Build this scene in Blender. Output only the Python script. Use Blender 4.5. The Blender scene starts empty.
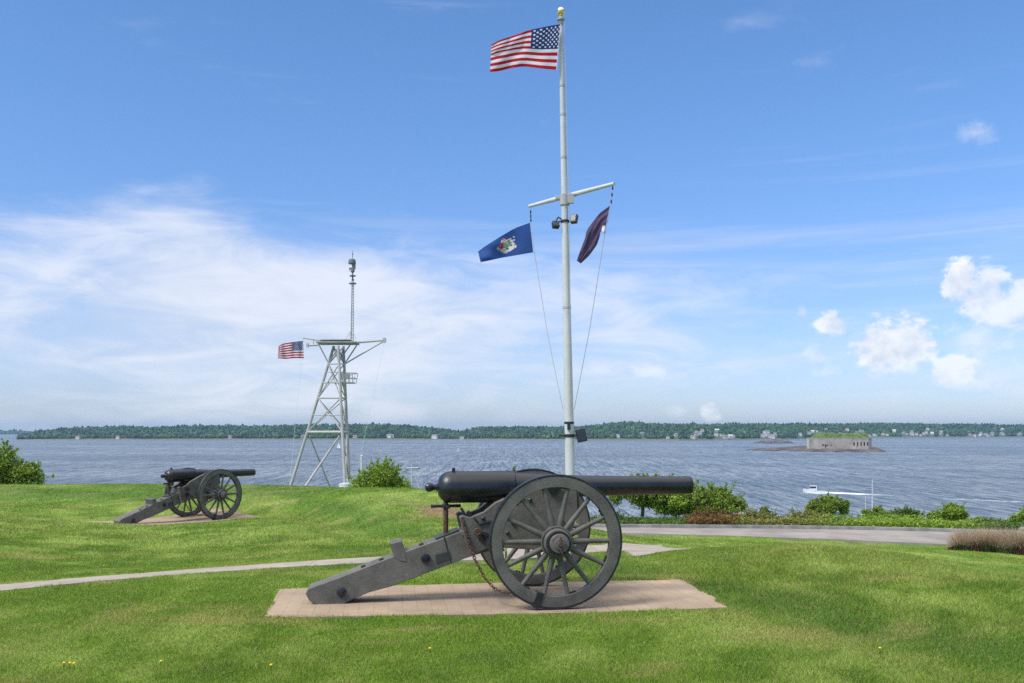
import bpy, bmesh, math, random
import numpy as np
from mathutils import Vector, Matrix
R = math.radians
PI = math.pi
random.seed(7)
rng = np.random.default_rng(7)
scene = bpy.context.scene
col = scene.collection

# ------------------------------------------------------------------ camera
F, CX, HY, CZ = 940.0, 512.0, 431.0, 1.9      # focal length in pixels, horizon row, eye height
cam = bpy.data.cameras.new('camera')
camo = bpy.data.objects.new('camera', cam)
col.objects.link(camo)
camo.location = (0, 0, CZ)
camo.rotation_euler = (R(90), 0, 0)
cam.sensor_width = 36
cam.lens = F / 1024 * 36
cam.shift_y = (HY - 341.5) / 1024
cam.clip_start = 0.1
cam.clip_end = 60000
scene.camera = camo

def at(px, py, Y):
    return Vector(((px - CX) / F * Y, Y, CZ + (HY - py) / F * Y))

# ------------------------------------------------------------------ light
SUN_AZ, SUN_EL = math.atan2(-0.75, -0.55), R(50)
world = bpy.data.worlds.new('World')
scene.world = world
world.use_nodes = True
scene.view_settings.view_transform = 'Standard'
scene.view_settings.look = 'None'
scene.view_settings.gamma = 1
scene.view_settings.exposure = 0.72
scene.cycles.use_denoising = False
scene.cycles.max_bounces = 6
scene.cycles.volume_bounces = 0
scene.cycles.transparent_max_bounces = 12

class NT:
    """tiny node-expression helper"""
    def __init__(self, tree):
        self.t = tree; self.n = tree.nodes; self.l = tree.links
    def new(self, typ, **kw):
        nd = self.n.new(typ)
        for k, v in kw.items(): setattr(nd, k, v)
        return nd
    def put(self, sock, v):
        if isinstance(v, bpy.types.NodeSocket): self.l.new(v, sock)
        elif v is not None: sock.default_value = v
    def m(self, op, a, b=None, c=None, clamp=False):
        nd = self.new('ShaderNodeMath', operation=op, use_clamp=clamp)
        self.put(nd.inputs[0], a); self.put(nd.inputs[1], b)
        if c is not None: self.put(nd.inputs[2], c)
        return nd.outputs[0]
    def smooth(self, x, lo, hi, a=0.0, b=1.0):
        nd = self.new('ShaderNodeMapRange', interpolation_type='SMOOTHSTEP')
        self.put(nd.inputs[0], x)
        for i, v in ((1, lo), (2, hi), (3, a), (4, b)): self.put(nd.inputs[i], v)
        return nd.outputs[0]
    def xyz(self, x, y, z=0.0):
        nd = self.new('ShaderNodeCombineXYZ')
        self.put(nd.inputs[0], x); self.put(nd.inputs[1], y); self.put(nd.inputs[2], z)
        return nd.outputs[0]
    def noise(self, vec, scale=1.0, detail=4, rough=0.5, dist=0.0):
        nd = self.new('ShaderNodeTexNoise')
        self.put(nd.inputs['Vector'], vec)
        nd.inputs['Scale'].default_value = scale
        nd.inputs['Detail'].default_value = detail
        nd.inputs['Roughness'].default_value = rough
        nd.inputs['Distortion'].default_value = dist
        return nd.outputs[0]
    def mix(self, fac, a, b, mode='MIX'):
        nd = self.new('ShaderNodeMix', data_type='RGBA', blend_type=mode)
        self.put(nd.inputs['Factor'], fac)
        for s, v in ((6, a), (7, b)):
            if isinstance(v, tuple) and len(v) == 3: v = (*v, 1)
            self.put(nd.inputs[s], v)
        return nd.outputs[2]
    def scale_vec(self, vec, s):
        nd = self.new('ShaderNodeVectorMath', operation='MULTIPLY')
        self.put(nd.inputs[0], vec); nd.inputs[1].default_value = s
        return nd.outputs[0]

def build_sky():
    t = NT(world.node_tree)
    t.n.clear()
    out = t.new('ShaderNodeOutputWorld')
    bg = t.new('ShaderNodeBackground')
    t.l.new(bg.outputs[0], out.inputs[0])
    bg.inputs[1].default_value = 0.1
    sky = t.new('ShaderNodeTexSky', sky_type='NISHITA')
    sky.sun_disc = False
    sky.sun_elevation = SUN_EL
    sky.sun_rotation = SUN_AZ % (2 * PI)
    sky.altitude = 0
    sky.air_density = 1.0
    sky.dust_density = 0.5
    sky.ozone_density = 3.0
    tc = t.new('ShaderNodeTexCoord')
    sp = t.new('ShaderNodeSeparateXYZ')
    t.l.new(tc.outputs['Generated'], sp.inputs[0])
    x, y, z = sp.outputs
    hyp = t.m('SQRT', t.m('ADD', t.m('MULTIPLY', x, x), t.m('MULTIPLY', y, y)))
    az = t.m('ARCTAN2', x, y)
    el = t.m('ARCTAN2', z, hyp)
    # --- thin high veil and the long bank
    wob = t.noise(t.xyz(t.m('MULTIPLY', az, 2.2), t.m('MULTIPLY', el, 6.0), 3.1), 1.6, 6, 0.55, 0.4)
    fine = t.noise(t.xyz(t.m('MULTIPLY', az, 7.0), t.m('MULTIPLY', el, 26.0), 8.7), 1.3, 7, 0.6, 0.8)
    streak = t.noise(t.xyz(t.m('MULTIPLY', az, 1.8), t.m('MULTIPLY', el, 34.0), 1.7), 1.5, 5, 0.55, 0.3)
    def gauss(a0, e0, sa, se):
        da = t.m('DIVIDE', t.m('SUBTRACT', az, a0), sa)
        de = t.m('DIVIDE', t.m('SUBTRACT', el, e0), se)
        q = t.m('ADD', t.m('MULTIPLY', da, da), t.m('MULTIPLY', de, de))
        return t.m('EXPONENT', t.m('MULTIPLY', q, -1.0))
    bank = t.m('ADD', gauss(-0.26, 0.115, 0.42, 0.085), t.m('MULTIPLY', gauss(-0.34, 0.205, 0.09, 0.05), 0.45))
    low = t.smooth(el, 0.20, 0.0)
    d = t.m('ADD', t.m('MULTIPLY', bank, 0.74), t.m('MULTIPLY', low, 0.30))
    d = t.m('ADD', d, t.m('MULTIPLY', t.m('SUBTRACT', wob, 0.5), 1.15))
    d = t.m('ADD', d, t.m('MULTIPLY', t.m('SUBTRACT', fine, 0.5), 0.62))
    veil = t.smooth(d, 0.12, 0.85)
    sd = t.m('ADD', t.m('MULTIPLY', gauss(0.25, 0.195, 0.5, 0.022), 0.30), t.m('MULTIPLY', gauss(0.3, 0.12, 0.6, 0.07), 0.18))
    sd = t.m('ADD', t.m('ADD', sd, t.m('MULTIPLY', gauss(-0.1, 0.30, 0.7, 0.06), 0.02)), t.m('MULTIPLY', t.m('SUBTRACT', streak, 0.5), 0.95))
    stv = t.m('MULTIPLY', t.smooth(sd, 0.07, 0.62), 0.72)
    veil = t.m('MAXIMUM', veil, stv)
    # --- small fair-weather heaps, each a direction, a width and a height in radians
    billow = t.noise(t.xyz(t.m('MULTIPLY', az, 46.0), t.m('MULTIPLY', el, 54.0), 5.5), 1.0, 10, 0.60, 0.25)
    torn = t.noise(t.xyz(t.m('MULTIPLY', az, 20.0), t.m('MULTIPLY', el, 46.0), 9.5), 1.0, 8, 0.65, 0.9)
    puff = None
    for px, py, rx, ry, s in ((880, 350, 27, 30, 1.0), (908, 346, 28, 29, 0.97), (831, 323, 20, 15, 0.95), (960, 280, 17, 24, 1.0), (984, 296, 25, 32, 0.85), (1012, 308, 34, 28, 0.82),
                              (985, 338, 40, 22, 0.5), (952, 372, 24, 17, 0.85), (812, 358, 22, 15, 0.55), (828, 372, 18, 9, 0.45), (711, 412, 10, 11, 0.85), (650, 371, 24, 11, 0.5),
                              (985, 383, 34, 12, 0.45), (978, 133, 20, 17, 0.36), (676, 411, 14, 9, 0.4), (803, 311, 7, 8, 0.5), (600, 368, 30, 10, 0.3),
                              (1085, 330, 60, 45, 0.8), (1210, 260, 90, 60, 0.9), (-90, 350, 70, 40, 0.6)):
        a0 = math.atan((px - CX) / F)
        e0 = math.atan((HY - py) / F * math.cos(a0))
        da = t.m('DIVIDE', t.m('SUBTRACT', az, a0), rx / F)
        de = t.m('DIVIDE', t.m('SUBTRACT', el, e0), ry / F)
        flat = t.smooth(de, -1.15, -0.35, 0.0, 1.0)                     # a flattish, fading base
        r = t.m('SQRT', t.m('ADD', t.m('MULTIPLY', da, da), t.m('MULTIPLY', de, de)))
        q = t.m('ADD', t.m('SUBTRACT', 1.0, r), t.m('ADD', t.m('MULTIPLY', t.m('SUBTRACT', billow, 0.5), 1.7), t.m('MULTIPLY', t.m('SUBTRACT', torn, 0.5), 1.3)))
        hard = 0.42 if s > 0.8 else 1.0
        q = t.m('MULTIPLY', t.m('MULTIPLY', t.smooth(q, 0.0, hard), flat), s)
        puff = q if puff is None else t.m('MAXIMUM', puff, q)
    shade = t.noise(t.xyz(t.m('MULTIPLY', az, 24.0), t.m('MULTIPLY', el, 36.0), 2.5), 1.0, 5, 0.5)
    pcol = t.mix(t.smooth(t.m('ADD', t.m('MULTIPLY', shade, 0.5), t.m('MULTIPLY', billow, 0.5)), 0.36, 0.60), (4.3, 4.75, 5.5), (6.2, 6.3, 6.5))
    vcol = t.mix(t.smooth(t.m('ADD', t.m('MULTIPLY', wob, 0.5), t.m('MULTIPLY', fine, 0.5)), 0.36, 0.62), (4.0, 4.5, 5.5), (5.4, 5.6, 6.1))
    grad = t.mix(t.smooth(el, 0.0, 0.42), (0.66, 0.735, 1.0), (0.67, 0.90, 1.13))
    base = t.mix(1.0, sky.outputs[0], grad, 'MULTIPLY')
    c = t.mix(t.m('MULTIPLY', veil, 0.85), base, vcol)
    c = t.mix(t.m('MULTIPLY', puff, 0.92), c, pcol)
    # broken bright cloud added overhead and behind, out of the picture, for soft light
    over = t.noise(tc.outputs['Generated'], 2.2, 5, 0.55)
    oc = t.m('MULTIPLY', t.smooth(el, 0.55, 0.95), t.smooth(over, 0.26, 0.48))
    c = t.mix(t.m('MULTIPLY', oc, 0.9), c, (11.0, 10.9, 10.8))
    t.l.new(c, bg.inputs[0])
build_sky()

sun = bpy.data.lights.new('sun', 'SUN')
sun.energy = 2.0
sun.angle = R(18)
sun.color = (1.0, 0.95, 0.88)
suno = bpy.data.objects.new('sun', sun)
col.objects.link(suno)
sdir = Vector((math.sin(SUN_AZ) * math.cos(SUN_EL), math.cos(SUN_AZ) * math.cos(SUN_EL), math.sin(SUN_EL)))
suno.rotation_euler = sdir.to_track_quat('Z', 'Y').to_euler()
suno.location = sdir * 60

# ------------------------------------------------------------------ helpers
def tag(o, label=None, cat=None, group=None, kind=None):
    if label: o['label'] = label
    if cat: o['category'] = cat
    if group: o['group'] = group
    if kind: o['kind'] = kind
    return o

def empty(name, loc=(0, 0, 0), rz=0.0):
    o = bpy.data.objects.new(name, None)
    col.objects.link(o)
    o.location = loc
    o.rotation_euler = (0, 0, rz)
    o.empty_display_size = 0.3
    return o

def copy_tree(o, parent=None):
    c = o.copy()
    col.objects.link(c)
    c.parent = parent
    for ch in list(o.children):
        copy_tree(ch, c)
    return c

class MB:
    """collects shapes, builds them as one mesh"""
    def __init__(self):
        self.v = []; self.f = []; self.mi = []
    def add(self, vs, fs, mi=0):
        b = len(self.v)
        self.v.extend([tuple(p) for p in vs])
        self.f.extend([tuple(i + b for i in f) for f in fs])
        self.mi.extend([mi] * len(fs))
    def box(self, c, s, rot=None, mi=0):
        hx, hy, hz = s[0] / 2, s[1] / 2, s[2] / 2
        M = rot if rot is not None else Matrix.Identity(3)
        c = Vector(c)
        vs = [c + M @ Vector((sx * hx, sy * hy, sz * hz)) for sx in (-1, 1) for sy in (-1, 1) for sz in (-1, 1)]
        self.add(vs, [(0, 1, 3, 2), (4, 6, 7, 5), (0, 4, 5, 1), (2, 3, 7, 6), (0, 2, 6, 4), (1, 5, 7, 3)], mi)
    def bar(self, a, b, w, h, mi=0, up=(0, 0, 1)):
        a, b = Vector(a), Vector(b)
        d = (b - a); L = d.length; d.normalize()
        s = d.cross(Vector(up))
        if s.length < 1e-4: s = Vector((1, 0, 0))
        s.normalize(); u = s.cross(d)
        M = Matrix((d, s, u)).transposed()
        self.box((a + b) / 2, (L, w, h), M, mi)
    def tube(self, pts, rad, n=8, mi=0, cap=True):
        pts = [Vector(p) for p in pts]
        if not isinstance(rad, (list, tuple)): rad = [rad] * len(pts)
        vs = []; fs = []
        ref = None
        for i, p in enumerate(pts):
            d = (pts[min(i + 1, len(pts) - 1)] - pts[max(i - 1, 0)]).normalized()
            if ref is None:
                ref = d.orthogonal().normalized()
            else:
                ref = (ref - d * ref.dot(d))
                ref = ref.normalized() if ref.length > 1e-5 else d.orthogonal().normalized()
            b = d.cross(ref)
            for k in range(n):
                a = 2 * PI * k / n
                vs.append(p + (ref * math.cos(a) + b * math.sin(a)) * rad[i])
        for i in range(len(pts) - 1):
            for k in range(n):
                k2 = (k + 1) % n
                fs.append((i * n + k, i * n + k2, (i + 1) * n + k2, (i + 1) * n + k))
        if cap:
            fs.append(tuple(range(n - 1, -1, -1)))
            fs.append(tuple((len(pts) - 1) * n + k for k in range(n)))
        self.add(vs, fs, mi)
    def lathe(self, prof, axis='Z', n=32, o=(0, 0, 0), mi=0, closed=False):
        """prof: (t along axis, radius)"""
        o = Vector(o); vs = []; fs = []
        for tt, r in prof:
            for k in range(n):
                a = 2 * PI * k / n
                c, s = math.cos(a) * r, math.sin(a) * r
                vs.append(o + Vector({'X': (tt, c, s), 'Y': (s, tt, c), 'Z': (c, s, tt)}[axis]))
        m = len(prof)
        for i in range(m if closed else m - 1):
            j = (i + 1) % m
            for k in range(n):
                k2 = (k + 1) % n
                fs.append((i * n + k, i * n + k2, j * n + k2, j * n + k))
        if not closed:
            fs.append(tuple(range(n - 1, -1, -1)))
            fs.append(tuple((m - 1) * n + k for k in range(n)))
        self.add(vs, fs, mi)
    def prism(self, poly, y0, y1, mi=0):
        """poly in (x, z), extruded along y"""
        n = len(poly)
        vs = [(x, y0, z) for x, z in poly] + [(x, y1, z) for x, z in poly]
        fs = [tuple(range(n)), tuple(range(2 * n - 1, n - 1, -1))]
        for k in range(n):
            k2 = (k + 1) % n
            fs.append((k, k + n, k2 + n, k2))
        self.add(vs, fs, mi)
    def build(self, name, mats, parent=None, smooth=0.6, bevel=None, recalc=True):
        me = bpy.data.meshes.new(name)
        me.from_pydata(self.v, [], self.f)
        if not isinstance(mats, (list, tuple)): mats = [mats]
        for m in mats: me.materials.append(m)
        me.polygons.foreach_set('material_index', self.mi)
        if recalc:
            bm = bmesh.new(); bm.from_mesh(me)
            bmesh.ops.recalc_face_normals(bm, faces=bm.faces)
            bm.to_mesh(me); bm.free()
        if smooth:
            me.shade_smooth()
            me.set_sharp_from_angle(angle=smooth)
        me.update()
        o = bpy.data.objects.new(name, me)
        col.objects.link(o)
        o.parent = parent
        if bevel:
            b = o.modifiers.new('bevel', 'BEVEL')
            b.width = bevel; b.segments = 2; b.limit_method = 'ANGLE'; b.angle_limit = R(35)
            b.harden_normals = False
        return o

def fast_mesh(name, verts, faces_flat, loop_total, mats, parent=None, tint=None, mat_idx=None, smooth=False):
    """verts (n,3), faces as a flat index array with loop_total vertices each"""
    me = bpy.data.meshes.new(name)
    nv = len(verts); nl = len(faces_flat); nf = nl // loop_total
    me.vertices.add(nv); me.vertices.foreach_set('co', np.asarray(verts, np.float32).ravel())
    me.loops.add(nl); me.loops.foreach_set('vertex_index', np.asarray(faces_flat, np.int32))
    me.polygons.add(nf)
    me.polygons.foreach_set('loop_start', np.arange(0, nl, loop_total, dtype=np.int32))
    if not isinstance(mats, (list, tuple)): mats = [mats]
    for m in mats: me.materials.append(m)
    if mat_idx is not None: me.polygons.foreach_set('material_index', np.asarray(mat_idx, np.int32))
    me.polygons.foreach_set('use_smooth', np.full(nf, smooth, dtype=bool))
    if tint is not None:
        at_ = me.attributes.new('tint', 'FLOAT_COLOR', 'POINT')
        tint = np.asarray(tint, np.float32)
        if tint.shape[1] == 3: tint = np.concatenate([tint, np.ones((nv, 1), np.float32)], 1)
        at_.data.foreach_set('color', tint.ravel())
    me.update(calc_edges=True)
    me.validate()
    o = bpy.data.objects.new(name, me)
    col.objects.link(o)
    o.parent = parent
    return o

# numpy value noise
_P = rng.random((256, 256))
def vnoise(x, y):
    xi = np.floor(x).astype(int); yi = np.floor(y).astype(int)
    fx = x - xi; fy = y - yi
    fx = fx * fx * (3 - 2 * fx); fy = fy * fy * (3 - 2 * fy)
    a = _P[xi % 256, yi % 256]; b = _P[(xi + 1) % 256, yi % 256]
    c = _P[xi % 256, (yi + 1) % 256]; d = _P[(xi + 1) % 256, (yi + 1) % 256]
    return (a * (1 - fx) + b * fx) * (1 - fy) + (c * (1 - fx) + d * fx) * fy
def fbm(x, y, o=4):
    s = 0; a = 0.5
    for i in range(o):
        s = s + a * vnoise(x * 2 ** i + 17.3 * i, y * 2 ** i + 5.1 * i); a *= 0.5
    return s / (1 - 0.5 ** o)

# ------------------------------------------------------------------ materials
def mat(name, color, rough=0.6, var=0.25, vscale=6.0, bump=0.0, bscale=60.0, metal=0.0, spots=None, spec=0.5, coat=0.0, spots2=None):
    m = bpy.data.materials.new(name); m.use_nodes = True
    t = NT(m.node_tree); t.n.clear()
    out = t.new('ShaderNodeOutputMaterial'); p = t.new('ShaderNodeBsdfPrincipled')
    t.l.new(p.outputs[0], out.inputs[0])
    tc = t.new('ShaderNodeTexCoord')
    n = t.noise(tc.outputs['Object'], vscale, 6, 0.6)
    lo = tuple(c * (1 - var) for c in color); hi = tuple(min(1, c * (1 + var)) for c in color)
    c = t.mix(t.smooth(n, 0.3, 0.7), lo, hi)
    if spots:
        sc_, lo_, hi_, scale_ = spots
        n2 = t.noise(tc.outputs['Object'], scale_, 8, 0.65)
        c = t.mix(t.smooth(n2, lo_, hi_), c, sc_)
    if spots2:
        sc_, lo_, hi_, scale_ = spots2
        n3 = t.noise(tc.outputs['Object'], scale_, 9, 0.7)
        c = t.mix(t.smooth(n3, lo_, hi_), c, sc_)
    t.l.new(c, p.inputs['Base Color'])
    rr = t.m('ADD', t.m('MULTIPLY', t.m('SUBTRACT', n, 0.5), 0.25), rough)
    t.l.new(rr, p.inputs['Roughness'])
    p.inputs['Metallic'].default_value = metal
    p.inputs['Specular IOR Level'].default_value = spec
    p.inputs['Coat Weight'].default_value = coat
    if bump:
        b = t.new('ShaderNodeBump')
        b.inputs['Strength'].default_value = bump
        b.inputs['Distance'].default_value = 0.01
        t.l.new(t.noise(tc.outputs['Object'], bscale, 4, 0.6), b.inputs['Height'])
        t.l.new(b.outputs[0], p.inputs['Normal'])
    return m

def leaf_mat(name, trans=0.3, gain=1.0, rough=0.55):
    m = bpy.data.materials.new(name); m.use_nodes = True
    t = NT(m.node_tree); t.n.clear()
    out = t.new('ShaderNodeOutputMaterial')
    a = t.new('ShaderNodeAttribute'); a.attribute_name = 'tint'
    c = a.outputs['Color']
    d = t.new('ShaderNodeBsdfPrincipled')
    t.l.new(c, d.inputs['Base Color']); d.inputs['Roughness'].default_value = rough
    d.inputs['Specular IOR Level'].default_value = 0.25
    tr = t.new('ShaderNodeBsdfTranslucent')
    t.l.new(t.mix(1.0, c, (1.25, 1.2, 0.6), 'MULTIPLY'), tr.inputs[0])
    mx = t.new('ShaderNodeMixShader'); mx.inputs[0].default_value = trans
    t.l.new(d.outputs[0], mx.inputs[1]); t.l.new(tr.outputs[0], mx.inputs[2])
    t.l.new(mx.outputs[0], out.inputs[0])
    return m

M = {}
M['olive'] = mat('carriage_paint', (0.110, 0.102, 0.086), 0.6, 0.30, 3.5, 0.35, 40, spots=((0.24, 0.22, 0.19), 0.635, 0.70, 22), spots2=((0.10, 0.055, 0.035), 0.60, 0.78, 4.5))
M['olive_dark'] = mat('carriage_dark_paint', (0.035, 0.037, 0.036), 0.5, 0.2, 5, 0.2, 40)
M['iron_black'] = mat('gun_black_paint', (0.010, 0.011, 0.014), 0.34, 0.3, 5, 0.18, 55, spec=0.6, spots=((0.05, 0.04, 0.035), 0.64, 0.72, 18))
M['tyre'] = mat('iron_tyre', (0.016, 0.016, 0.017), 0.45, 0.3, 8, 0.2, 40)
M['rust'] = mat('rusty_iron', (0.105, 0.05, 0.03), 0.8, 0.5, 22, 0.4, 60, spots=((0.05, 0.028, 0.02), 0.5, 0.62, 30))
M['hubcap'] = mat('worn_hub_end', (0.13, 0.11, 0.105), 0.6, 0.35, 14, 0.3, 50, spots=((0.12, 0.06, 0.035), 0.55, 0.7, 20))
M['white_paint'] = mat('white_pole_paint', (0.56, 0.56, 0.55), 0.4, 0.06, 3)
M['grey_galv'] = mat('galvanised_grey', (0.41, 0.395, 0.385), 0.55, 0.12, 1.5, spots=((0.33, 0.30, 0.27), 0.62, 0.8, 3.0))
M['grey_dark'] = mat('dark_grey_steel', (0.16, 0.17, 0.17), 0.5, 0.2, 2)
M['grey_mid'] = mat('mid_grey_steel', (0.27, 0.285, 0.28), 0.55, 0.15, 2)
M['gold'] = mat('gilt_ball', (0.85, 0.66, 0.28), 0.16, 0.05, 3, metal=1.0)
M['black_lamp'] = mat('black_lamp_housing', (0.02, 0.02, 0.021), 0.4, 0.2, 6)
M['rope'] = mat('rope', (0.42, 0.40, 0.37), 0.8, 0.1, 9)
M['asphalt'] = mat('grey_asphalt', (0.27, 0.238, 0.208), 0.95, 0.2, 0.5, 0.2, 40)
M['kerb'] = mat('kerb_stone', (0.24, 0.23, 0.22), 0.85, 0.3, 2.2)
M['bark'] = mat('bark', (0.15, 0.125, 0.10), 0.9, 0.3, 9, 0.5, 40)
M['fort'] = mat('fort_granite', (0.42, 0.37, 0.305), 0.9, 0.25, 0.07, spots=((0.22, 0.20, 0.17), 0.56, 0.7, 0.12))
M['fort_dark'] = mat('dark_opening', (0.03, 0.03, 0.032), 0.9, 0.2, 0.1)
M['ledge'] = mat('sea_ledge_rock', (0.13, 0.10, 0.085), 0.9, 0.5, 0.06, spots=((0.035, 0.032, 0.03), 0.46, 0.56, 0.05))
M['house_white'] = mat('white_clapboard', (0.57, 0.57, 0.56), 0.7, 0.08, 0.1)
M['house_grey'] = mat('grey_shingle', (0.42, 0.40, 0.38), 0.8, 0.1, 0.1)
M['house_tan'] = mat('tan_clapboard', (0.55, 0.48, 0.40), 0.8, 0.1, 0.1)
M['roof_grey'] = mat('grey_roof', (0.20, 0.20, 0.21), 0.8, 0.1, 0.1)
M['roof_red'] = mat('brown_roof', (0.22, 0.13, 0.10), 0.8, 0.1, 0.1)
M['boat_white'] = mat('boat_white', (0.62, 0.62, 0.62), 0.5, 0.04, 1)
M['boat_red'] = mat('boat_red', (0.55, 0.04, 0.03), 0.35, 0.1, 1)
M['boat_dark'] = mat('boat_dark_glass', (0.03, 0.035, 0.045), 0.2, 0.1, 1)
M['sail'] = mat('sail_cloth', (0.85, 0.85, 0.83), 0.8, 0.04, 1)
def cloth(name, c, var, vs):
    m = mat(name, c, 0.9, var, vs)
    t = NT(m.node_tree); p = next(n for n in t.n if n.type == 'BSDF_PRINCIPLED'); out = next(n for n in t.n if n.type == 'OUTPUT_MATERIAL')
    p.inputs['Specular IOR Level'].default_value = 0.1
    tr = t.new('ShaderNodeBsdfTranslucent'); tr.inputs[0].default_value = (*c, 1)
    mx = t.new('ShaderNodeMixShader'); mx.inputs[0].default_value = 0.42
    t.l.new(p.outputs[0], mx.inputs[1]); t.l.new(tr.outputs[0], mx.inputs[2]); t.l.new(mx.outputs[0], out.inputs[0])
    return m
M['fred'] = cloth('flag_red', (0.50, 0.018, 0.035), 0.05, 3)
M['fwhite'] = cloth('flag_white', (0.78, 0.78, 0.79), 0.03, 3)
M['fnavy'] = cloth('flag_navy', (0.03, 0.05, 0.17), 0.06, 3)
M['fblue'] = cloth('flag_blue', (0.045, 0.10, 0.31), 0.06, 3)
M['fplum'] = cloth('flag_dark_plum', (0.13, 0.09, 0.165), 0.12, 6)
M['fgrey'] = mat('flag_pale_grey', (0.55, 0.52, 0.52), 0.85, 0.08, 6)
M['fgreen'] = mat('flag_green', (0.12, 0.22, 0.12), 0.85, 0.1, 6)
M['ftan'] = mat('flag_tan', (0.55, 0.45, 0.25), 0.85, 0.1, 6)
M['yellow'] = mat('dandelion_yellow', (0.8, 0.55, 0.02), 0.8, 0.1, 3)
M['leaf'] = leaf_mat('leaves', 0.3)
M['blade'] = leaf_mat('grass_blades', 0.3, rough=0.6)
M['forest'] = leaf_mat('far_forest_leaves', 0.0, rough=0.9)

def attr_ground(name):
    m = bpy.data.materials.new(name); m.use_nodes = True
    t = NT(m.node_tree); t.n.clear()
    out = t.new('ShaderNodeOutputMaterial'); p = t.new('ShaderNodeBsdfPrincipled')
    t.l.new(p.outputs[0], out.inputs[0])
    a = t.new('ShaderNodeAttribute'); a.attribute_name = 'tint'
    g = t.new('ShaderNodeNewGeometry')
    n = t.noise(g.outputs['Position'], 9, 6, 0.7)
    n2 = t.noise(t.scale_vec(g.outputs['Position'], (1.0, 0.25, 1.0)), 2.2, 5, 0.65)
    f = t.m('MULTIPLY', t.smooth(n, 0.25, 0.75, 0.72, 1.25), t.smooth(n2, 0.25, 0.75, 0.85, 1.18))
    c = t.mix(1.0, a.outputs['Color'], t.xyz(f, f, f), 'MULTIPLY')
    t.l.new(c, p.inputs['Base Color'])
    p.inputs['Roughness'].default_value = 0.9
    p.inputs['Specular IOR Level'].default_value = 0.15
    b = t.new('ShaderNodeBump'); b.inputs['Strength'].default_value = 0.5; b.inputs['Distance'].default_value = 0.04
    t.l.new(t.noise(g.outputs['Position'], 30, 4, 0.7), b.inputs['Height'])
    t.l.new(b.outputs[0], p.inputs['Normal'])
    return m
M['lawn'] = attr_ground('lawn_turf')

def paving_mat(name, color, stain=True, bw=0.305, bh=0.155, mort=0.008, mort_mix=0.45, rot=0.0):
    m = bpy.data.materials.new(name); m.use_nodes = True
    t = NT(m.node_tree); t.n.clear()
    out = t.new('ShaderNodeOutputMaterial'); p = t.new('ShaderNodeBsdfPrincipled')
    t.l.new(p.outputs[0], out.inputs[0])
    tc = t.new('ShaderNodeTexCoord')
    mp = t.new('ShaderNodeMapping'); mp.inputs['Rotation'].default_value = (0, 0, rot)
    t.l.new(tc.outputs['Object'], mp.inputs[0])
    br = t.new('ShaderNodeTexBrick')
    t.l.new(mp.outputs[0], br.inputs['Vector'])
    br.inputs['Scale'].default_value = 1.0
    br.inputs['Brick Width'].default_value = bw; br.inputs['Row Height'].default_value = bh
    br.inputs['Mortar Size'].default_value = mort
    br.inputs['Mortar Smooth'].default_value = 0.3
    br.offset = 0.0
    br.inputs['Color1'].default_value = (*[c * 0.93 for c in color], 1)
    br.inputs['Color2'].default_value = (*[min(1, c * 1.06) for c in color], 1)
    br.inputs['Mortar'].default_value = (*[c * mort_mix for c in color], 1)
    n = t.noise(tc.outputs['Object'], 1.3, 7, 0.65)
    c = t.mix(1.0, br.outputs[0], t.mix(t.smooth(n, 0.3, 0.7), (0.82, 0.80, 0.78), (1.08, 1.07, 1.06)), 'MULTIPLY')
    n3 = t.noise(tc.outputs['Object'], 40, 3, 0.6)
    c = t.mix(1.0, c, t.mix(n3, (0.85, 0.85, 0.85), (1.15, 1.15, 1.15)), 'MULTIPLY')
    if stain:
        n2 = t.noise(tc.outputs['Object'], 2.6, 5, 0.6)
        c = t.mix(t.smooth(n2, 0.58, 0.78, 0, 0.55), c, (0.28, 0.14, 0.07))
        n4 = t.noise(tc.outputs['Object'], 0.7, 8, 0.7)
        c = t.mix(t.smooth(n4, 0.42, 0.72, 0, 0.4), c, (0.20, 0.165, 0.13))
    t.l.new(c, p.inputs['Base Color']); p.inputs['Roughness'].default_value = 0.95; p.inputs['Specular IOR Level'].default_value = 0.12
    b = t.new('ShaderNodeBump'); b.inputs['Strength'].default_value = 0.3; b.inputs['Distance'].default_value = 0.01
    t.l.new(n3, b.inputs['Height']); t.l.new(b.outputs[0], p.inputs['Normal'])
    return m
M['pad'] = paving_mat('pink_pavers', (0.385, 0.298, 0.212), True, 0.155, 0.31, 0.005, 0.80, rot=-R(7.5))
M['concrete'] = paving_mat('pale_path_concrete', (0.36, 0.32, 0.265), False, 1.5, 1.5, 0.01, 0.7)

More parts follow.
